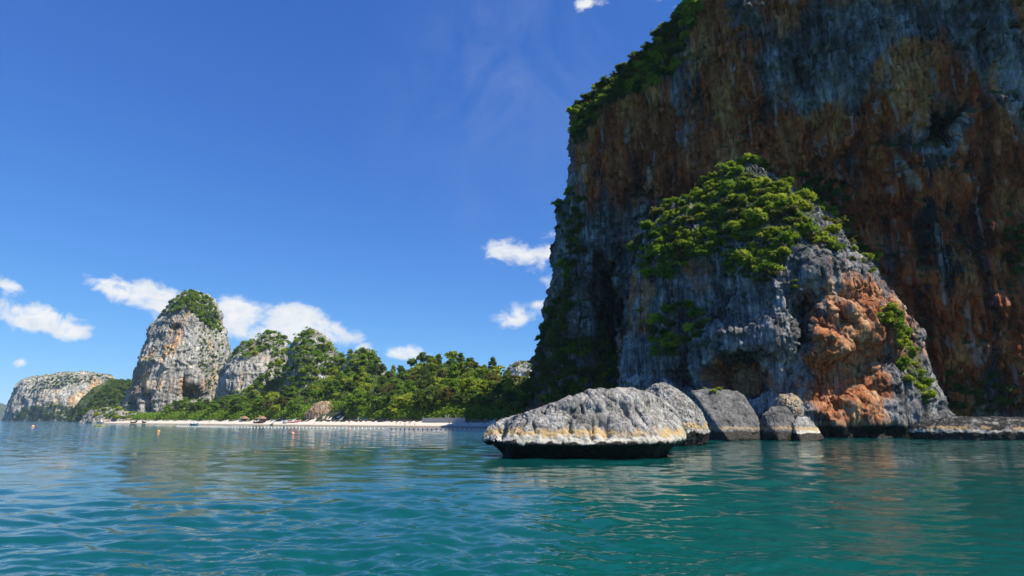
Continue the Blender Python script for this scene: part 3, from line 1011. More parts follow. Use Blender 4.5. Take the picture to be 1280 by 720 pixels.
farcliff = rock('limestone_ridge', loft([(527, 615, 720, 60), (500, 618, 716, 60), (480, 624, 712, 50), (466, 632, 706, 40), (458, 638, 694, 24), (453, 644, 670, 8)], 1000,
                                        LENS, 160, 90), 40, 6, 380, M['far_rock'], 'hazy grey cliff glimpsed between the forest and the great cliff', 'cliff', None, None, far_paint(0, .5, 9))
far_hill = rock('far_headland', loft([(525, -260, 24, 300), (518, -240, 22, 300), (512, -200, 16, 250), (507, -160, 4, 180), (504, -120, -20, 60)], 5000,
                                     OVAL, 160, 60), 300, 40, 390, M['soil'], 'far blue hazy hill low on the sea horizon', 'hill')


# ------------------------------------------------------------------ foliage prototypes
def leaf_mesh(name, rng, centers, radii, per, size, flat, mat, up=.45, jit=.75, shell=.7):
    """leaf-sized faces spread through clumps; 'tint' varies by clump and by leaf"""
    centers, radii = np.asarray(centers, float), np.asarray(radii, float)
    k = np.repeat(np.arange(len(centers)), per)
    n = len(k)
    d = rng.normal(size=(n, 3))
    d /= np.linalg.norm(d, axis=1, keepdims=True)
    d[:, 2] = np.where(d[:, 2] < -.3, -d[:, 2], d[:, 2])
    r = radii[k] * (1 - shell * rng.rand(n) ** 1.2) * (1 + .24 * rng.normal(size=n))
    pos = centers[k] + d * r[:, None] * np.array([1, 1, flat])
    nor = d + jit * rng.normal(size=(n, 3)) + np.array([0, 0, up])
    nor /= np.linalg.norm(nor, axis=1, keepdims=True)
    t = d + .75 * rng.normal(size=(n, 3)) * [1, 1, .7]
    t -= nor * (t * nor).sum(1, keepdims=True)
    t /= np.maximum(np.linalg.norm(t, axis=1, keepdims=True), 1e-6)
    b = np.cross(nor, t)
    s = size * rng.uniform(.6, 1.35, n)[:, None]
    v = np.stack([pos - t * s, pos + b * s * .38 + nor * s * .12, pos + t * s * 1.15 - nor * s * .25, pos - b * s * .38 + nor * s * .12], 1).reshape(-1, 3)
    f = np.arange(n * 4).reshape(-1, 4)
    tint = np.clip(.5 + .22 * rng.normal(size=len(centers))[k] + .17 * rng.normal(size=n), 0, 1)
    return mesh_arrays(name, v, f, False, {'tint': np.repeat(tint, 4)}, mat)


def tube(path, rad, sides=6):
    path = np.asarray(path, float)
    n = len(path)
    v, f = [], []
    for i in range(n):
        a = path[min(i + 1, n - 1)] - path[max(i - 1, 0)]
        a /= np.linalg.norm(a)
        u = np.cross(a, [0.3, 1, .1]); u /= np.linalg.norm(u)
        w = np.cross(a, u)
        for k in range(sides):
            th = 2 * math.pi * k / sides
            v.append(path[i] + (u * math.cos(th) + w * math.sin(th)) * rad[i])
    for i in range(n - 1):
        for k in range(sides):
            k2 = (k + 1) % sides
            f.append((i * sides + k, i * sides + k2, (i + 1) * sides + k2, (i + 1) * sides + k))
    return np.array(v), np.array(f)


def merge(parts):
    vs, fs, o = [], [], 0
    for v, f in parts:
        vs.append(v); fs.append(f + o); o += len(v)
    return np.vstack(vs), np.vstack(fs)


def limbs_mesh(name, rng, targets, base_h, r0, fork):
    parts = []
    top = np.array([rng.normal() * .3, rng.normal() * .3, fork])
    tr = [np.array([0, 0, base_h]), top * .5 * [1, 1, 1] + [rng.normal() * .15, rng.normal() * .15, 0], top]
    parts.append(tube(tr, [r0 * 1.25, r0 * .95, r0 * .75]))
    for t in targets:
        m = (top + t) / 2 + np.array([0, 0, rng.uniform(-.1, .35)]) * abs(t[2] - fork)
        parts.append(tube([top - [0, 0, .2], m, t], [r0 * .55, r0 * .34, r0 * .10], 5))
    v, f = merge(parts)
    return mesh_arrays(name, v, f, True, None, M['bark'])


def tree_proto(seed, kind, mat, H=10.0, leaf=.62, per=70, K=34):
    rng = np.random.RandomState(seed)
    C, R = [], []
    if kind == 'round':
        for _ in range(K):
            d = rng.normal(size=3); d /= np.linalg.norm(d)
            q = rng.rand() ** .4
            C.append([d[0] * q * .30 * H, d[1] * q * .30 * H, H * (.62 + d[2] * q * .26)]); R.append(H * rng.uniform(.07, .14))
        flat = .75
    elif kind == 'layer':
        for _ in range(K):
            a, q = rng.uniform(0, 6.283), rng.rand() ** .6
            lv = rng.choice([.38, .52, .66, .80, .93])
            w = .50 - .34 * (lv - .38) / .55
            C.append([math.cos(a) * q * w * H, math.sin(a) * q * w * H, H * (lv + rng.normal() * .025)]); R.append(H * rng.uniform(.08, .15))
        flat = .42
    elif kind == 'tall':
        for _ in range(K):
            z = rng.uniform(.22, 1.0)
            w = .26 * (1 - (z - .35) ** 2 * 1.6)
            a, q = rng.uniform(0, 6.283), rng.rand() ** .5
            C.append([math.cos(a) * q * w * H, math.sin(a) * q * w * H, H * z]); R.append(H * rng.uniform(.06, .12))
        flat = .8
    else:  # ragged, open crown
        for _ in range(K):
            a, q = rng.uniform(0, 6.283), rng.rand() ** .5
            C.append([math.cos(a) * q * .36 * H, math.sin(a) * q * .36 * H, H * rng.uniform(.42, .98)]); R.append(H * rng.uniform(.05, .10))
        flat = .6
    C = np.array(C)
    crown = leaf_mesh('crown', rng, C, R, per, leaf * H / 10, flat, mat)
    tg = C[rng.choice(len(C), 7, replace=False)]
    trunk = limbs_mesh('trunk', rng, tg, -1.2, .022 * H, H * .34)
    return trunk, crown


def shrub_proto(seed, mat, R=1.0, leaf=.135, per=80, K=24, flat=.85, spread=.82):
    rng = np.random.RandomState(seed)
    C, rad = [], []
    for _ in range(K):
        d = rng.normal(size=3); d /= np.linalg.norm(d)
        q = rng.rand() ** .45
        C.append([d[0] * q * spread * R, d[1] * q * spread * R, R * (.42 + .42 * d[2] * q)]); rad.append(R * rng.uniform(.12, .36))
    C = np.array(C)
    fol = leaf_mesh('foliage', rng, C, rad, per, leaf * R, flat, mat, .6)
    stems = limbs_mesh('stem', rng, C[:4], -.5 * R, .05 * R, .1 * R)
    return stems, fol


TREES = {'round': [tree_proto(1, 'round', M['leaf_a']), tree_proto(2, 'round', M['leaf_c']), tree_proto(3, 'round', M['leaf_b'])],
         'layer': [tree_proto(4, 'layer', M['leaf_a']), tree_proto(5, 'layer', M['leaf_c'])],
         'tall': [tree_proto(6, 'tall', M['leaf_c']), tree_proto(7, 'tall', M['leaf_a']), tree_proto(8, 'tall', M['leaf_b'])],
         'open': [tree_proto(9, 'open', M['leaf_d'], per=45), tree_proto(10, 'open', M['leaf_b'], per=50)]}
SHRUBS = {'bright': [shrub_proto(20 + i, M['leaf_b']) for i in range(4)],
          'green': [shrub_proto(30 + i, M['leaf_a']) for i in range(4)],
          'deep': [shrub_proto(40 + i, M['leaf_c']) for i in range(3)],
          'airy': [shrub_proto(60 + i, M['leaf_b'], per=34, K=9, spread=.95, leaf=.17) for i in range(3)],
          'olive': [shrub_proto(50 + i, M['leaf_d'], per=45) for i in range(2)]}


def plant(name, proto, loc, scale, rot, label, cat, group, parts=('trunk', 'crown'), lean=None, squash=1.0):
    e = link(name, None, None, label, cat, group, None, loc)
    e.empty_display_size = .5
    e.scale = (scale, scale, scale * squash)
    e.rotation_euler = ((lean[0], lean[1], rot) if lean else (0, 0, rot))
    for nm, me in zip(parts, proto):
        link(nm, me, e)
    return e


def pick(rock_data, poly, spacing, maxn, seed, cond=None, tries=6000):
    """spots on a rock's surface inside an outline of the photograph, kept apart by `spacing` pixels"""
    _, v, n, px, py = rock_data
    rng = np.random.RandomState(seed)
    view = v - np.array([0, 0, CAM_H])
    ok = in_poly(px, py, poly) & ((n * view).sum(1) < 0)
    if cond is not None:
        ok &= cond(v, n)
    idx = np.nonzero(ok)[0]
    if not len(idx):
        return []
    # even chance by picture area rather than by vertex density
    cell = (px[idx] // 3).astype(int) * 4096 + (py[idx] // 3).astype(int)
    uc, inv, cnt = np.unique(cell, return_inverse=True, return_counts=True)
    pr = 1.0 / cnt[inv]
    idx = rng.choice(idx, min(tries, len(idx)), replace=False, p=pr / pr.sum())
    out = []
    taken = np.empty((0, 2))
    for i in idx:
        q = np.array([px[i], py[i]])
        if len(taken) and ((taken - q) ** 2).sum(1).min() < spacing ** 2:
            continue
        taken = np.vstack([taken, q])
        out.append((v[i], n[i], px[i], py[i]))
        if len(out) >= maxn:
            break
    return out


TONE = {'bright': 'yellow green', 'green': 'leaf green', 'deep': 'dark green', 'airy': 'sparse light green', 'olive': 'dull olive'}


def shrubs_on(rock_data, poly, spacing, maxn, seed, kinds, size, where, group, name='shrub', cat='shrub', cond=None, sink=.25, squash=(.8, 1.1), parts=True):
    rng = random.Random(seed)
    res = pick(rock_data, poly, spacing, maxn, seed, cond)
    for v, n, px, py in res:
        k = rng.choice(kinds)
        u = rng.random()
        s = size[0] + (size[1] - size[0]) * u
        lab = ('small ' if u < .33 else 'large ' if u > .67 else 'middling ') + TONE[k] + ' ' + where
        out = np.array([n[0], n[1], max(n[2], .15)])
        plant(name, rng.choice(SHRUBS[k]), v + out * (s * .1) - np.array([0, 0, s * sink]), s, rng.uniform(0, 6.28), lab, cat, group,
              ('stem', 'foliage'), (rng.uniform(-.2, .2) - n[1] * .25, rng.uniform(-.2, .2) + n[0] * .25), rng.uniform(*squash))
    return res


def mantle(jobs, name, label, mat, per=24, leaf=.21):
    """vegetation too far off to tell plants apart: one mass of leaves rooted on the rock"""
    C, R = [], []
    for rock_data, poly, spacing, maxn, seed, size in jobs:
        rng = random.Random(seed)
        for v, n, px, py in pick(rock_data, poly, spacing, maxn, seed):
            s = rng.uniform(*size)
            for _ in range(4):
                C.append(v + np.array([rng.uniform(-.6, .6) * s, rng.uniform(-.6, .6) * s, rng.uniform(.0, .7) * s])); R.append(s * rng.uniform(.35, .6))
    r = np.random.RandomState(len(C))
    C, R = np.array(C), np.array(R)
    me = leaf_mesh(name, r, C, R, per, leaf * float(np.mean(R)) * 2.2, .8, mat, .6)
    link(name, me, None, label, 'woodland', None, 'stuff')


def trees_on(rock_data, poly, spacing, maxn, seed, kinds, size, label, group, name='cliff_tree', cond=None):
    rng = random.Random(seed)
    res = pick(rock_data, poly, spacing, maxn, seed, cond)
    for v, n, px, py in res:
        k = rng.choice(kinds)
        s = rng.uniform(*size)
        plant(name, rng.choice(TREES[k]), v - np.array([0, 0, .12 * s * 10]), s, rng.uniform(0, 6.28), label, 'tree', group)
    return res


# --- shrubs on the buttress
CROWN = [(795, 305), (812, 272), (848, 240), (882, 216), (912, 196), (950, 194), (995, 212), (1030, 245), (1062, 278), (1100, 325), (1075, 328), (1040, 312), (1010, 300),
         (985, 300), (975, 335), (955, 352), (915, 342), (895, 318), (865, 318), (835, 345), (812, 350), (800, 335)]
shrubs_on(buttress, CROWN, 7.8, 240, 1, ['bright', 'bright', 'airy', 'green', 'green', 'olive'], (.9, 3.0), 'shrub on the sunlit crown of the buttress', 'shrubs on the buttress crown')
shrubs_on(buttress, [(1098, 385), (1112, 388), (1135, 430), (1152, 470), (1160, 505), (1148, 505), (1130, 470), (1115, 430)], 9, 26, 2, ['bright', 'airy', 'green'], (1.2, 2.8),
          'shrub down the right edge of the orange buttress', 'shrubs on the buttress right edge')
shrubs_on(buttress, [(815, 390), (850, 375), (882, 385), (880, 425), (850, 445), (818, 440)], 9, 22, 3, ['green', 'deep', 'bright'], (1.4, 2.6), 'shrub on the shaded left flank of the buttress', 'shrubs on the shaded flank')
shrubs_on(buttress, [(1040, 300), (1080, 318), (1098, 345), (1075, 335)], 11, 7, 4, ['bright', 'olive'], (.9, 1.6), 'shrub on the right shoulder of the buttress', 'shrubs on the buttress shoulder')
for sx, sy, sz, wh in ((803, 396, 1.0, 'shrub in a crack beside the dark slot'), (865, 322, 1.2, 'shrub alone below the left crown edge'), (985, 356, .8, 'shrub alone on the grey prow'), (1000, 392, .6, 'tuft alone by the dark cleft')):
    shrubs_on(buttress, [(sx - 9, sy - 9), (sx + 9, sy - 9), (sx + 9, sy + 9), (sx - 9, sy + 9)], 8, 2, sx, ['bright'], (sz * .8, sz * 1.2), wh + ' of the buttress', 'lone shrubs on the grey face')
# --- plants of the great cliff
TOP = [(718, 175), (716, 140), (740, 105), (775, 80), (812, 62), (838, 25), (850, -10), (872, -10), (862, 40), (845, 85), (815, 108), (780, 118), (745, 140), (732, 175)]
shrubs_on(massif, TOP, 6.4, 118, 5, ['green', 'deep', 'deep', 'bright'], (1.6, 3.2), 'bush hanging over the upper rim of the great cliff', 'bushes along the cliff rim', 'cliff_bush', 'bush')
shrubs_on(massif, [(698, 235), (724, 225), (730, 300), (712, 360), (700, 340)], 7, 34, 6, ['deep', 'deep', 'green'], (1.3, 2.6), 'bush clinging to the left edge of the great cliff', 'bushes on the cliff left edge', 'cliff_bush', 'bush')
shrubs_on(massif, [(690, 385), (712, 360), (712, 430), (690, 470), (665, 505), (640, 520), (650, 490), (668, 455)], 7, 60, 7, ['deep'], (1.6, 3.2), 'bush on the steep foot slope of the great cliff', 'bushes on the cliff foot slope', 'cliff_bush', 'bush')
shrubs_on(massif, [(700, 445), (730, 425), (760, 410), (785, 425), (790, 480), (760, 510), (690, 515), (680, 480)], 8, 62, 8, ['deep', 'deep', 'green'], (2.2, 4.0), 'bush in the shaded hollow beside the buttress', 'bushes in the shaded hollow', 'cliff_bush', 'bush')
shrubs_on(massif, [(1000, 215), (1060, 235), (1060, 280), (1010, 260)], 12, 14, 9, ['deep'], (1.3, 2.4), 'bush on the shaded wall behind the buttress crown', 'bushes on the shaded wall', 'cliff_bush', 'bush')
shrubs_on(massif, [(1175, 465), (1260, 470), (1260, 515), (1180, 515)], 13, 18, 10, ['deep'], (1.2, 2.2), 'bush low on the shaded wall above the rock ledge', 'bushes above the ledge', 'cliff_bush', 'bush')
shrubs_on(massif, [(1258, 285), (1280, 285), (1280, 345), (1262, 330)], 10, 9, 11, ['deep'], (1.4, 2.2), 'bush high on the wall right of the hanging cave', 'bushes right of the cave', 'cliff_bush', 'bush')
# --- distant towers: the plants that can be told apart, then the mass of green between them
HT = dict(name='slope_tree', cat='tree')
CREST = [(200, 396), (214, 378), (235, 364), (262, 372), (272, 395), (276, 415), (262, 410), (248, 398), (232, 385)]
GULLY = [(248, 398), (276, 415), (284, 450), (278, 500), (262, 500), (250, 450)]
FLANK = [(286, 455), (302, 430), (334, 412), (360, 420), (374, 470), (388, 518), (300, 518), (306, 492), (330, 470), (342, 448), (338, 434), (312, 446)]
SLOPE = [(358, 448), (370, 424), (386, 408), (388, 424), (397, 440), (402, 424), (422, 440), (455, 490), (465, 520), (345, 520), (352, 480)]
KNOLL = [(440, 448), (452, 436), (465, 442), (480, 470), (490, 515), (424, 515), (428, 470)]
shrubs_on(tower, CREST, 4.6, 70, 12, ['green', 'bright', 'green', 'deep'], (2.4, 3.8), 'tree on the rounded crest of the tall tower', 'trees on the tower crest', squash=(.9, 1.2), **HT)
shrubs_on(crag, FLANK, 6.2, 75, 14, ['green', 'deep', 'green', 'bright'], (3.0, 4.8), 'tree on the wooded flank of the grey crag', 'trees on the crag', **HT)
shrubs_on(peak, SLOPE, 7.0, 90, 16, ['green', 'deep', 'green', 'bright'], (3.2, 5.2), 'tree on the slopes of the pointed peak', 'trees on the pointed peak', **HT)
shrubs_on(knoll, KNOLL, 7.4, 50, 17, ['green', 'deep', 'green', 'bright'], (3.0, 5.0), 'tree on the steep wooded knoll', 'trees on the knoll', **HT)
shrubs_on(headland, [(112, 512), (160, 511), (175, 520), (150, 524), (125, 521)], 6, 14, 18, ['bright', 'green'], (2.4, 3.6), 'tree on the low reddish rock spit', 'trees on the rock spit', **HT)
mantle([(tower, CREST, 2.6, 240, 112, (2.2, 3.4)), (tower, GULLY, 4.2, 90, 113, (1.0, 2.0)), (crag, FLANK, 3.6, 220, 114, (2.4, 4.0)), (crag, [(270, 500), (330, 480), (335, 522), (270, 522)], 5, 50, 115, (2.0, 3.4)),
        (peak, SLOPE, 3.6, 330, 116, (2.4, 4.2)), (knoll, KNOLL, 3.8, 180, 117, (2.4, 4.0)), (headland, [(112, 512), (160, 511), (175, 520), (150, 524), (125, 521)], 4, 40, 118, (1.4, 2.4))],
       'cliff_greenery', 'green scrub filling ledges and gullies of the karst towers behind the beach', M['leaf_a'])
mantle([(island, [(20, 525), (30, 512), (60, 505), (100, 512), (135, 490), (130, 472), (150, 478), (170, 510), (150, 526), (100, 526)], 3.0, 220, 119, (4.5, 7.5)),
        (island, [(36, 490), (50, 476), (90, 470), (128, 469), (128, 476), (90, 480), (60, 486)], 3.2, 70, 120, (2.5, 4.5)),
        (backhill, [(100, 520), (120, 495), (140, 476), (165, 476), (185, 500), (190, 522)], 2.8, 200, 121, (4.0, 6.5)),
        (farcliff, [(625, 480), (640, 455), (670, 452), (680, 480)], 4, 30, 122, (3, 5))],
       'distant_woodland', 'dark distant woodland on the far headland, back hill and glimpsed cliff', M['leaf_c'], 30, .2)


# --- forest on the hillside, shore trees
def forest():
    rng = random.Random(77)
    spots = []
    cand = []
    for _ in range(5200):
        px, t = rng.uniform(288, 735), 26 + 88 * rng.random() ** .8
        x, y = on_shore(px, t)
        cand.append((x, y, px, t))
    arr = np.array(cand)
    z = hill_h(arr[:, 0], arr[:, 1])
    qx, qy = project(np.stack([arr[:, 0], arr[:, 1], z + 5], 1))
    taken = []
    for i in range(len(arr)):
        if qx[i] < 410 and arr[i, 3] > 60:
            continue
        if 376 < arr[i, 2] < 438 and arr[i, 3] < 40:
            continue
        if all((qx[i] - a) ** 2 / 105.0 + (qy[i] - b) ** 2 / 46.0 > 1 for a, b in taken):
            taken.append((qx[i], qy[i]))
            spots.append((arr[i, 0], arr[i, 1], z[i], arr[i, 2], arr[i, 3]))
    return spots[:300]


names = {('round', 0): 'round crowned green tree in the hillside forest', ('round', 1): 'round crowned dark green tree in the hillside forest', ('round', 2): 'round crowned yellow green tree in the hillside forest',
         ('tall', 0): 'tall narrow dark green tree in the hillside forest', ('tall', 1): 'tall narrow green tree in the hillside forest', ('tall', 2): 'tall narrow yellow green tree in the hillside forest',
         ('open', 0): 'sparse olive brown tree in the hillside forest', ('open', 1): 'sparse light green tree in the hillside forest'}
rng = random.Random(5)
for x, y, z, px, t in forest():
    k = rng.choices(['round', 'tall', 'open'], [.62, .26, .12])[0]
    i = rng.randrange(len(TREES[k]))
    s = rng.uniform(.75, 1.35) * (1.1 if k == 'tall' else 1)
    plant('forest_tree', TREES[k][i], (x, y, z - .4), s, rng.uniform(0, 6.28), names[(k, i)], 'tree', 'forest trees on the hillside')
for px, t, s, k, i, lab in ([(208 + 9.5 * j, 30 + 7 * (j % 3), 1.15 + .25 * ((j * 7) % 5) / 5, 'layer', j % 2, 'spreading layered shore tree on the sand below the tall tower') for j in range(13)]
                            + [(440, 29, 1.0, 'layer', 0, 'bright spreading tree at the forest edge beside bare rock face'), (428 + 20, 34, 1.2, 'round', 0, 'full green tree at the forest edge beside bare rock face'),
                               (490, 29, .85, 'layer', 0, 'low bright spreading tree leaning over the sand at the shade line'), (524, 30, 1.25, 'round', 1, 'dark domed tree standing before the terrace wall'),
                               (350, 30, 1.25, 'open', 0, 'brownish open crowned tree near the thatched huts'), (368, 29, .9, 'layer', 1, 'small flat topped tree between huts and bare rock face'),
                               (326, 36, 1.1, 'round', 0, 'green tree behind the thatched huts'), (302, 36, 1.1, 'open', 1, 'light green open tree behind the thatched huts'), (338, 40, 1.3, 'round', 2, 'yellow green tree behind the thatched huts')]):
    x, y = on_shore(px, t)
    zz = float(hill_h(np.array([x]), np.array([y]))[0])
    plant('shore_tree', TREES[k][i], (x, y, zz - .2), s, px * 1.7, lab, 'tree', 'trees along the beach')


def undergrowth():
    r = np.random.RandomState(8)
    n = 60000
    px = r.uniform(150, 740, n)
    t = np.where(r.rand(n) < .35, 24 + 12 * r.rand(n), 25 + 92 * r.rand(n))
    keep = ~((px > 384) & (px < 432) & (t < 31))
    px, t = px[keep], t[keep]
    n = len(px)
    k = (px - 640.0) / FPX * CP
    y = (t + 212.95 - 8.74) / (.8128 + .5825 * k)
    x = k * y
    z = hill_h(x, y) + .25 + (1.7 + 2.0 * (t < 36)) * r.rand(n) ** 2
    c = np.stack([x, y, z], 1)
    me = leaf_mesh('undergrowth', r, c, np.full(n, .7), 1, .85, .8, M['leaf_a'], .7)
    link('undergrowth', me, None, 'low leafy undergrowth covering the forested hillside', 'undergrowth', None, 'stuff')


undergrowth()



# ------------------------------------------------------------------ things on the beach and the water
shrubs_on(slab, [(868, 482), (902, 482), (902, 494), (868, 494)], 6, 4, 31, ['bright'], (.55, .9), 'grass tuft on the top corner of the tilted slab', 'tufts on the slab', 'grass_tuft', 'grass', sink=.1)


def water_pt(px, py):
    a, f, u = ray(px, py)
    k = -CAM_H / u
    return np.array([a * k, f * k, 0.0])


def shore_pt(px, t, dz=0.0):
    x, y = on_shore(px, t)
    return np.array([x, y, float(hill_h(np.array([x]), np.array([y]))[0]) + dz])


def box(cx, cy, cz, sx, sy, sz):
    q = np.array([[x, y, z] for z in (-.5, .5) for y in (-.5, .5) for x in (-.5, .5)]) * [sx, sy, sz] + [cx, cy, cz]
    return q, np.array([[0, 2, 3, 1], [4, 5, 7, 6], [0, 1, 5, 4], [2, 6, 7, 3], [0, 4, 6, 2], [1, 3, 7, 5]])


def ball(r, nu=14, nv=9, sq=1.0):
    V = np.array([[[math.sin(b) * math.cos(a) * r, math.sin(b) * math.sin(a) * r, -math.cos(b) * r * sq] for a in np.linspace(0, 6.2832, nu, endpoint=False)] for b in np.linspace(.12, 3.02, nv)])
    return ring_mesh(V)


for nm, c, r in (('orange_plastic', (.75, .34, .14), .45), ('yellow_plastic', (.85, .72, .06), .4), ('white_paint', (.8, .8, .78), .4), ('dark_wood', (.10, .06, .035), .7), ('thatch', (.27, .17, .10), .95),
                 ('post_wood', (.20, .14, .09), .85), ('concrete', (.36, .35, .33), .9), ('brown_stone', (.16, .11, .08), .95), ('skin', (.48, .28, .19), .6), ('dark_cloth', (.03, .035, .05), .9), ('red_cloth', (.45, .06, .05), .9),
                 ('blue_cloth', (.06, .15, .40), .9), ('dark_hair', (.02, .015, .01), .7), ('motor_metal', (.12, .12, .13), .4), ('white_float', (.8, .8, .8), .5), ('rope', (.5, .48, .42), .9), ('pink_plastic', (.7, .25, .3), .5)):
    M[nm] = plain_mat(nm, c, r, .15, 4.0)


def buoy(px, py, d, label):
    e = link('mooring_buoy', None, None, label, 'buoy', 'orange mooring buoys', None, water_pt(px, py) + [0, 0, .12 * d])
    v, f = ball(d / 2, 16, 11)
    link('float_ball', mesh_arrays('float_ball', v, f, True, None, M['orange_plastic']), e)
    v, f = tube([(0, 0, d * .44), (0, 0, d * .58)], [d * .10, d * .08], 8)
    link('mooring_eye', mesh_arrays('mooring_eye', v, f, True, None, M['motor_metal']), e)


buoy(366, 542.5, .75, 'orange buoy floating off the bare rock face')
buoy(198, 539.5, .75, 'orange buoy floating off the tall tower')
buoy(436, 537, .62, 'small orange buoy beside the line of white floats')
buoy(41, 533.5, 1.3, 'faint pinkish orange buoy far out before the distant headland')


def swim_line():
    pts = [(222, 533.2), (290, 534.2), (410, 535.3), (530, 536.4), (618, 537.2)]
    W = np.array([water_pt(*p) for p in pts])
    d = np.concatenate([[0], np.cumsum(np.linalg.norm(np.diff(W, axis=0), axis=1))])
    n = 92
    e = link('swim_line', None, None, 'long line of small white floats marking off the swimming water', 'float line', None, None, (0, 0, 0))
    fm = mesh_arrays('float', *ball(.27, 8, 5), True, None, M['white_float'])
    path = []
    for q in np.linspace(0, d[-1], n):
        p = np.array([np.interp(q, d, W[:, k]) for k in range(3)]) + [0, .8 * math.sin(q * .09), .06]
        path.append(p - [0, 0, .04])
        link('float', fm, e, loc=p)
    v, f = tube(path, [.03] * n, 4)
    link('rope', mesh_arrays('rope', v, f, True, None, M['rope']), e)


swim_line()


def hull_mesh(name, L, B, D, bow, mat):
    """open boat shell: sections from stern to bow, outside and inside"""
    nu, nk = 22, 9
    rows = []
    for sgn, ins in ((1, 0.0), (1, .06)):
        V = np.empty((nu, nk, 3))
        for i, u in enumerate(np.linspace(0, 1, nu)):
            w = B / 2 * (1 - max(0, (u - .45) / .55) ** 2.2) * (.72 + .28 * min(1, u / .25)) + .02
            keel = -.15 + bow * .55 * max(0, (u - .6) / .4) ** 2.2
            gun = D + bow * max(0, (u - .5) / .5) ** 2.4 + .12 * max(0, .2 - u)
            for k, a in enumerate(np.linspace(-1, 1, nk)):
                V[i, k] = (L * (u - .5), a * (w - ins), keel + ins * 1.4 + (gun - keel - ins * 1.4 * (1 - abs(a))) * abs(a) ** 2.1)
        rows.append(V)
    v = np.vstack([r.reshape(-1, 3) for r in rows])
    i, k = np.meshgrid(np.arange(nu - 1), np.arange(nk - 1), indexing='ij')
    f = np.stack([i * nk + k, (i + 1) * nk + k, (i + 1) * nk + k + 1, i * nk + k + 1], -1).reshape(-1, 4)
    o = nu * nk
    g = [f, f[:, ::-1] + o]
    rim = []
    for kk in (0, nk - 1):
        for j in range(nu - 1):
            rim.append((j * nk + kk, (j + 1) * nk + kk, (j + 1) * nk + kk + o, j * nk + kk + o))
    for j in range(nk - 1):
        rim.append((j, j + 1, j + 1 + o, j + o))
    tr = [(0 * nk + j, j + 1, nk - 1 - j - 1, nk - 1 - j) for j in range(nk // 2)]
    return mesh_arrays(name, v, [np.vstack(g + [np.array(rim), np.array(tr)])], True, None, mat)


def boat(name, p, rz, kind, label, group, mat, roof):
    e = link(name, None, None, label, 'boat', group, None, p)
    e.rotation_euler = (0, 0, rz)
    if kind == 'longtail':
        link('hull', hull_mesh('hull', 10.5, 1.7, .62, 1.5, mat), e)
        v, f = merge([box(-.8, 0, 1.95, 4.6, 1.7, .06)])
        link('canopy', mesh_arrays('canopy', v, f, False, None, roof), e)
        for sx in (-2.9, 1.3):
            for sy in (-.72, .72):
                v, f = tube([(sx, sy, .45), (sx, sy, 1.95)], [.04, .04], 6)
                link('canopy_post', mesh_arrays('canopy_post', v, f, True, None, M['post_wood']), e)
        v, f = merge([box(-5.0, 0, .95, .8, .45, .5), tube([(-5.2, 0, .8), (-8.2, .3, .15)], [.05, .04], 6)])
        link('longtail_motor', mesh_arrays('longtail_motor', v, f, False, None, M['motor_metal']), e)
    else:
        link('hull', hull_mesh('hull', 7.5, 2.3, .95, .45, mat), e)
        v, f = merge([box(.2, 0, 1.2, .9, 1.2, .7)])
        link('console', mesh_arrays('console', v, f, False, None, M['white_paint']), e)
        v, f = merge([box(-.5, 0, 2.35, 3.0, 2.0, .07)])
        link('canopy', mesh_arrays('canopy', v, f, False, None, roof), e)
        for sx in (-1.8, .8):
            for sy in (-.85, .85):
                v, f = tube([(sx, sy, .8), (sx, sy, 2.35)], [.03, .03], 6)
                link('canopy_post', mesh_arrays('canopy_post', v, f, True, None, M['motor_metal']), e)
        v, f = merge([box(-3.95, 0, .85, .45, .5, .8), box(-4.0, 0, .2, .2, .15, .8)])
        link('outboard_motor', mesh_arrays('outboard_motor', v, f, False, None, M['motor_metal']), e)
    return e


SH = math.atan2(-.5825, .8128)     # direction along the waterline
boat('speedboat', water_pt(243, 531.6) + [0, 0, -.05], SH + .1, 'speed', 'white speedboat floating at the sand edge below layered shore trees', 'boats at the beach', M['white_paint'], M['white_paint'])
boat('longtail_boat', shore_pt(168, 3, .25), SH + .05, 'longtail', 'dark wooden longtail boat drawn up beside another longtail', 'boats at the beach', M['dark_wood'], M['post_wood'])
boat('longtail_boat', shore_pt(180, 4, .25), SH + 3.0, 'longtail', 'dark wooden longtail boat with pale canopy drawn up below the tall tower', 'boats at the beach', M['dark_wood'], M['white_paint'])
boat('speedboat', shore_pt(127, 1, .2), SH + .4, 'speed', 'white speedboat beached by the reddish rock spit', 'boats at the beach', M['white_paint'], M['white_paint'])
boat('longtail_boat', shore_pt(325, 8, .25), SH + .2, 'longtail', 'dark longtail boat resting high on the sand before the huts', 'boats at the beach', M['dark_wood'], M['dark_cloth'])
boat('longtail_boat', shore_pt(341, 2, .2), SH + 2.6, 'longtail', 'white longtail boat at the water edge before the huts', 'boats at the beach', M['white_paint'], M['white_paint'])
boat('speedboat', shore_pt(357, 9, .25), SH - .3, 'speed', 'white speedboat with blue canopy on the sand beside bare rock face', 'boats at the beach', M['white_paint'], M['blue_cloth'])
boat('longtail_boat', shore_pt(366, 13, .25), SH + .5, 'longtail', 'pink hulled longtail boat on the sand beside bare rock face', 'boats at the beach', M['pink_plastic'], M['white_paint'])


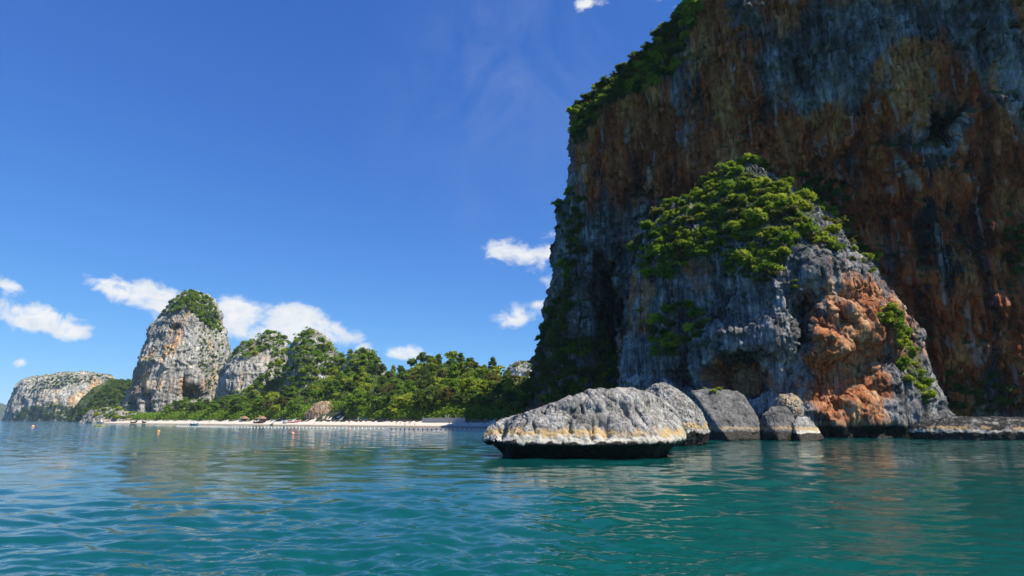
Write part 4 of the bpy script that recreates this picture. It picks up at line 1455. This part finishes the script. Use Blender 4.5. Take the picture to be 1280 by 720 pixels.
def skin_body(name, joints, edges, mat):
    """one continuous figure grown round a jointed skeleton: joints = (x, y, z, radius)"""
    me = bpy.data.meshes.new(name + '_skeleton')
    me.from_pydata([j[:3] for j in joints], edges, [])
    o = bpy.data.objects.new(name + '_skeleton', me)
    COL.objects.link(o)
    md = o.modifiers.new('skin', 'SKIN')
    md.use_smooth_shade = True
    for i, j in enumerate(joints):
        r = j[3]
        me.skin_vertices[0].data[i].radius = (r, r)
        me.skin_vertices[0].data[i].use_root = (i == 0)
    sd = o.modifiers.new('subdivision', 'SUBSURF')
    sd.levels = sd.render_levels = 1
    dg = bpy.context.evaluated_depsgraph_get()
    dg.update()
    res = bpy.data.meshes.new_from_object(o.evaluated_get(dg))
    res.name = name
    bpy.data.objects.remove(o)
    bpy.data.meshes.remove(me)
    res.materials.clear()
    res.materials.append(mat)
    return res


def figure(pose):
    J = [(0, 0, .92, .15), (0, 0, 1.12, .13), (0, 0, 1.36, .15), (0, 0, 1.48, .06), (0, .01, 1.56, .075), (0, .01, 1.66, .085)]
    E = [(0, 1), (1, 2), (2, 3), (3, 4), (4, 5)]
    if pose == 'sit':
        J = [(x, y, z - .72, r) for x, y, z, r in J]
    for s in (-1, 1):
        b = len(J)
        if pose == 'sit':
            J += [(.19 * s, 0, .66, .06), (.25 * s, -.12, .42, .045), (.22 * s, -.35, .36, .035), (.21 * s, -.42, .35, .03)]
            J += [(.10 * s, -.05, .17, .095), (.14 * s, -.42, .38, .075), (.13 * s, -.62, .09, .05), (.13 * s, -.75, .04, .04)]
        else:
            w = .18 * s if pose == 'walk' else 0.03 * s
            J += [(.19 * s, 0, 1.38, .06), (.25 * s, w, 1.12, .045), (.24 * s, w * 1.4 - .06, .88, .035), (.24 * s, w * 1.5 - .08, .80, .03)]
            J += [(.10 * s, 0, .84, .10), (.11 * s, -w * .8 - .02, .48, .07), (.11 * s, -w * 1.3 + .03, .09, .045), (.11 * s, -w * 1.3 - .10, .04, .04)]
        E += [(2, b), (b, b + 1), (b + 1, b + 2), (b + 2, b + 3), (0, b + 4), (b + 4, b + 5), (b + 5, b + 6), (b + 6, b + 7)]
    return skin_body('body', J, E, M['skin'])


BODY = {k: figure(k) for k in ('stand', 'walk', 'sit')}


def lathe_mesh(name, prof, mat, sq=(1, 1)):
    V = np.array([[[math.cos(a) * r * sq[0], math.sin(a) * r * sq[1], z] for a in np.linspace(0, 6.2832, 12, endpoint=False)] for r, z in prof])
    return mesh_arrays(name, *ring_mesh(V), True, None, mat)


def clothes(pose, cloth):
    dz = -.72 if pose == 'sit' else 0
    return (lathe_mesh('swimwear', [(.15, .78 + dz), (.185, .86 + dz), (.18, .98 + dz), (.15, 1.04 + dz)], M[cloth], (1, .85)),
            lathe_mesh('hair', [(.095, 1.62 + dz), (.108, 1.68 + dz), (.09, 1.75 + dz), (.03, 1.785 + dz)], M['dark_hair']))


CLOTH = {(p, c): clothes(p, c) for p in BODY for c in ('dark_cloth', 'red_cloth', 'blue_cloth')}


def person(p, pose, cloth, rz, label, group='people on the beach'):
    e = link('person', None, None, label, 'person', group, None, p)
    e.rotation_euler = (0, 0, rz)
    link('body', BODY[pose], e)
    for nm, me in zip(('swimwear', 'hair'), CLOTH[(pose, cloth)]):
        link(nm, me, e)


for px, t, pose, cloth, rz, lab in ((495.6, 7, 'stand', 'dark_cloth', .4, 'person in dark swimwear standing apart on the shaded sand near the low tree'), (500.6, 7, 'walk', 'red_cloth', 1.2, 'person in red swimwear walking on the shaded sand'),
                                    (506.5, 1, 'stand', 'dark_cloth', 2.5, 'person in dark swimwear standing at the water edge'), (511.6, 9, 'walk', 'blue_cloth', 1.5, 'person in blue swimwear walking beside another bather'),
                                    (513.0, 9.5, 'stand', 'dark_cloth', .2, 'person in dark swimwear standing beside a walker in blue'), (518.8, 6, 'sit', 'red_cloth', -.4, 'person in red swimwear sitting on the shaded sand'),
                                    (561.6, 6, 'walk', 'dark_cloth', 1.7, 'person in dark swimwear walking below the terrace wall'), (573, 5, 'sit', 'blue_cloth', .3, 'person in blue swimwear sitting below the terrace wall'),
                                    (585, 7, 'stand', 'red_cloth', .5, 'person in red swimwear standing past the end of the terrace wall'), (586.6, 7, 'walk', 'blue_cloth', 1.0, 'person in blue swimwear walking past the end of the terrace wall'),
                                    (605, 8, 'stand', 'dark_cloth', .8, 'person in dark swimwear standing near the undercut boulder'), (437, 8, 'walk', 'blue_cloth', 1.4, 'person in blue swimwear walking on sunny sand beside bare rock face'),
                                    (393, 7, 'sit', 'dark_cloth', .3, 'person in dark swimwear sitting on sunny sand before bare rock face'), (262, 5, 'stand', 'red_cloth', .9, 'person in red swimwear standing on sunny sand by the shore trees')):
    person(shore_pt(px, t, -.02), pose, cloth, rz, lab)

kp = water_pt(123, 532.6)
ke = link('kayak', None, None, 'bright yellow kayak on blue water off the reddish rock spit', 'kayak', None, None, kp + [0, 0, .02])
ke.rotation_euler = (0, 0, .25)
link('hull', hull_mesh('hull', 4.4, .85, .34, .30, M['yellow_plastic']), ke)
v, f = merge([box(-.4, 0, .28, .5, .6, .08), box(-.68, 0, .48, .08, .6, .4)])
link('seat', mesh_arrays('seat', v, f, False, None, M['yellow_plastic']), ke)
person(kp + [-.05, 0, .12], 'sit', 'red_cloth', 1.82, 'person sitting in the yellow kayak', None)


def along(px0, px1, t):
    a, b = np.array(on_shore(px0, t)), np.array(on_shore(px1, t))
    return a, b, math.atan2(b[1] - a[1], b[0] - a[0]), float(np.linalg.norm(b - a))


def terrace():
    a, b, rz, L = along(528, 582, 20)
    m = (a + b) / 2
    e = link('terrace_wall', None, None, 'grey concrete terrace wall with posts at the back of the shaded sand', 'wall', None, None, (m[0], m[1], 2.0))
    e.rotation_euler = (0, 0, rz)
    n = 9
    pm = mesh_arrays('panel', *box(0, 0, .9, L / n - .05, .5, 2.4), False, None, M['concrete'])
    cm = mesh_arrays('coping', *box(0, 0, 2.16, L / n - .03, .7, .14), False, None, M['concrete'])
    pv = mesh_arrays('post', *merge([box(0, 0, 3.0, .22, .22, 1.6), box(0, 0, 3.83, .34, .34, .08)]), False, None, M['concrete'])
    for i in range(n):
        x = L * ((i + .5) / n - .5)
        link('panel', pm, e, loc=(x, .02 * (i % 2), 0))
        link('coping', cm, e, loc=(x, 0, 0))
    for i in (5, 5.5, 7, 8.6):
        link('post', pv, e, loc=(L * (i / n - .5), .1, 0))


terrace()


def low_wall(px0, px1, t, label):
    a, b, rz, L = along(px0, px1, t)
    m = (a + b) / 2
    e = link('low_wall', None, None, label, 'wall', 'low walls at the forest edge', None, (m[0], m[1], 2.0))
    e.rotation_euler = (0, 0, rz)
    n = int(L / 3.2)
    r = random.Random(int(px0))
    ms = [mesh_arrays('panel', *box(0, 0, .45, L / n - .06, .4 + .1 * k, 1.3 + .14 * k), False, None, M['brown_stone']) for k in range(3)]
    for i in range(n):
        link('panel', r.choice(ms), e, loc=(L * ((i + .5) / n - .5), 0, 0))


low_wall(400, 526, 23, 'low brown stone wall along the forest edge before the terrace wall')
low_wall(584, 612, 22, 'low brown stone wall between terrace wall and the undercut boulder')


def hut(px, t, w, label):
    p = shore_pt(px, t)
    e = link('thatched_hut', None, None, label, 'hut', 'thatched huts behind the beach', None, p)
    e.rotation_euler = (0, 0, SH)
    for sx in (-1, 1):
        for sy in (-1, 1):
            v, f = tube([(sx * w * .4, sy * w * .34, -.4), (sx * w * .4, sy * w * .34, 2.3)], [.09, .08], 7)
            link('post', mesh_arrays('post', v, f, True, None, M['post_wood']), e)
    z0, z1, a, b = 2.1, 3.9, w * .58, w * .5
    rv = np.array([[-a, -b, z0], [a, -b, z0], [a, b, z0], [-a, b, z0], [-a * .45, 0, z1], [a * .45, 0, z1], [-a * .93, -b * .93, z0 - .05], [a * .93, -b * .93, z0 - .05], [a * .93, b * .93, z0 - .05], [-a * .93, b * .93, z0 - .05]], float)
    link('roof', mesh_arrays('roof', rv, [np.array([[0, 1, 5, 4], [2, 3, 4, 5], [6, 9, 8, 7], [0, 6, 7, 1], [1, 7, 8, 2], [2, 8, 9, 3], [3, 9, 6, 0]]), np.array([[1, 2, 5], [3, 0, 4]])], False, None, M['thatch']), e)
    link('floor', mesh_arrays('floor', *box(0, 0, .15, w * .9, w * .76, .22), False, None, M['post_wood']), e)


hut(305, 21, 5.2, 'small thatched hut with orange brown roof below light green tree')
hut(327, 21, 6.0, 'wider thatched hut with orange brown roof near brownish open tree')

# ------------------------------------------------------------------ air
def haze():
    m = bpy.data.materials.new('haze_air')
    m.use_nodes = True
    t = m.node_tree
    t.nodes.clear()
    o = t.nodes.new('ShaderNodeOutputMaterial')
    pv = t.nodes.new('ShaderNodeVolumePrincipled')
    pv.inputs['Color'].default_value = (.72, .86, 1.0, 1)
    pv.inputs['Density'].default_value = 5e-5
    pv.inputs['Anisotropy'].default_value = 0.0
    t.links.new(pv.outputs[0], o.inputs['Volume'])
    x, y0, y1, z0, z1 = 6400, -6400, 6400, -10.5, 215
    v = np.array([[-x, y0, z0], [x, y0, z0], [x, y1, z0], [-x, y1, z0], [-x, y0, z1], [x, y0, z1], [x, y1, z1], [-x, y1, z1]], float)
    f = np.array([[0, 3, 2, 1], [4, 5, 6, 7], [0, 1, 5, 4], [1, 2, 6, 5], [2, 3, 7, 6], [3, 0, 4, 7]])
    link('haze', mesh_arrays('haze', v, f, False, None, m), None, 'thin blue sea haze softening the far shore', 'haze', None, 'stuff')


haze()
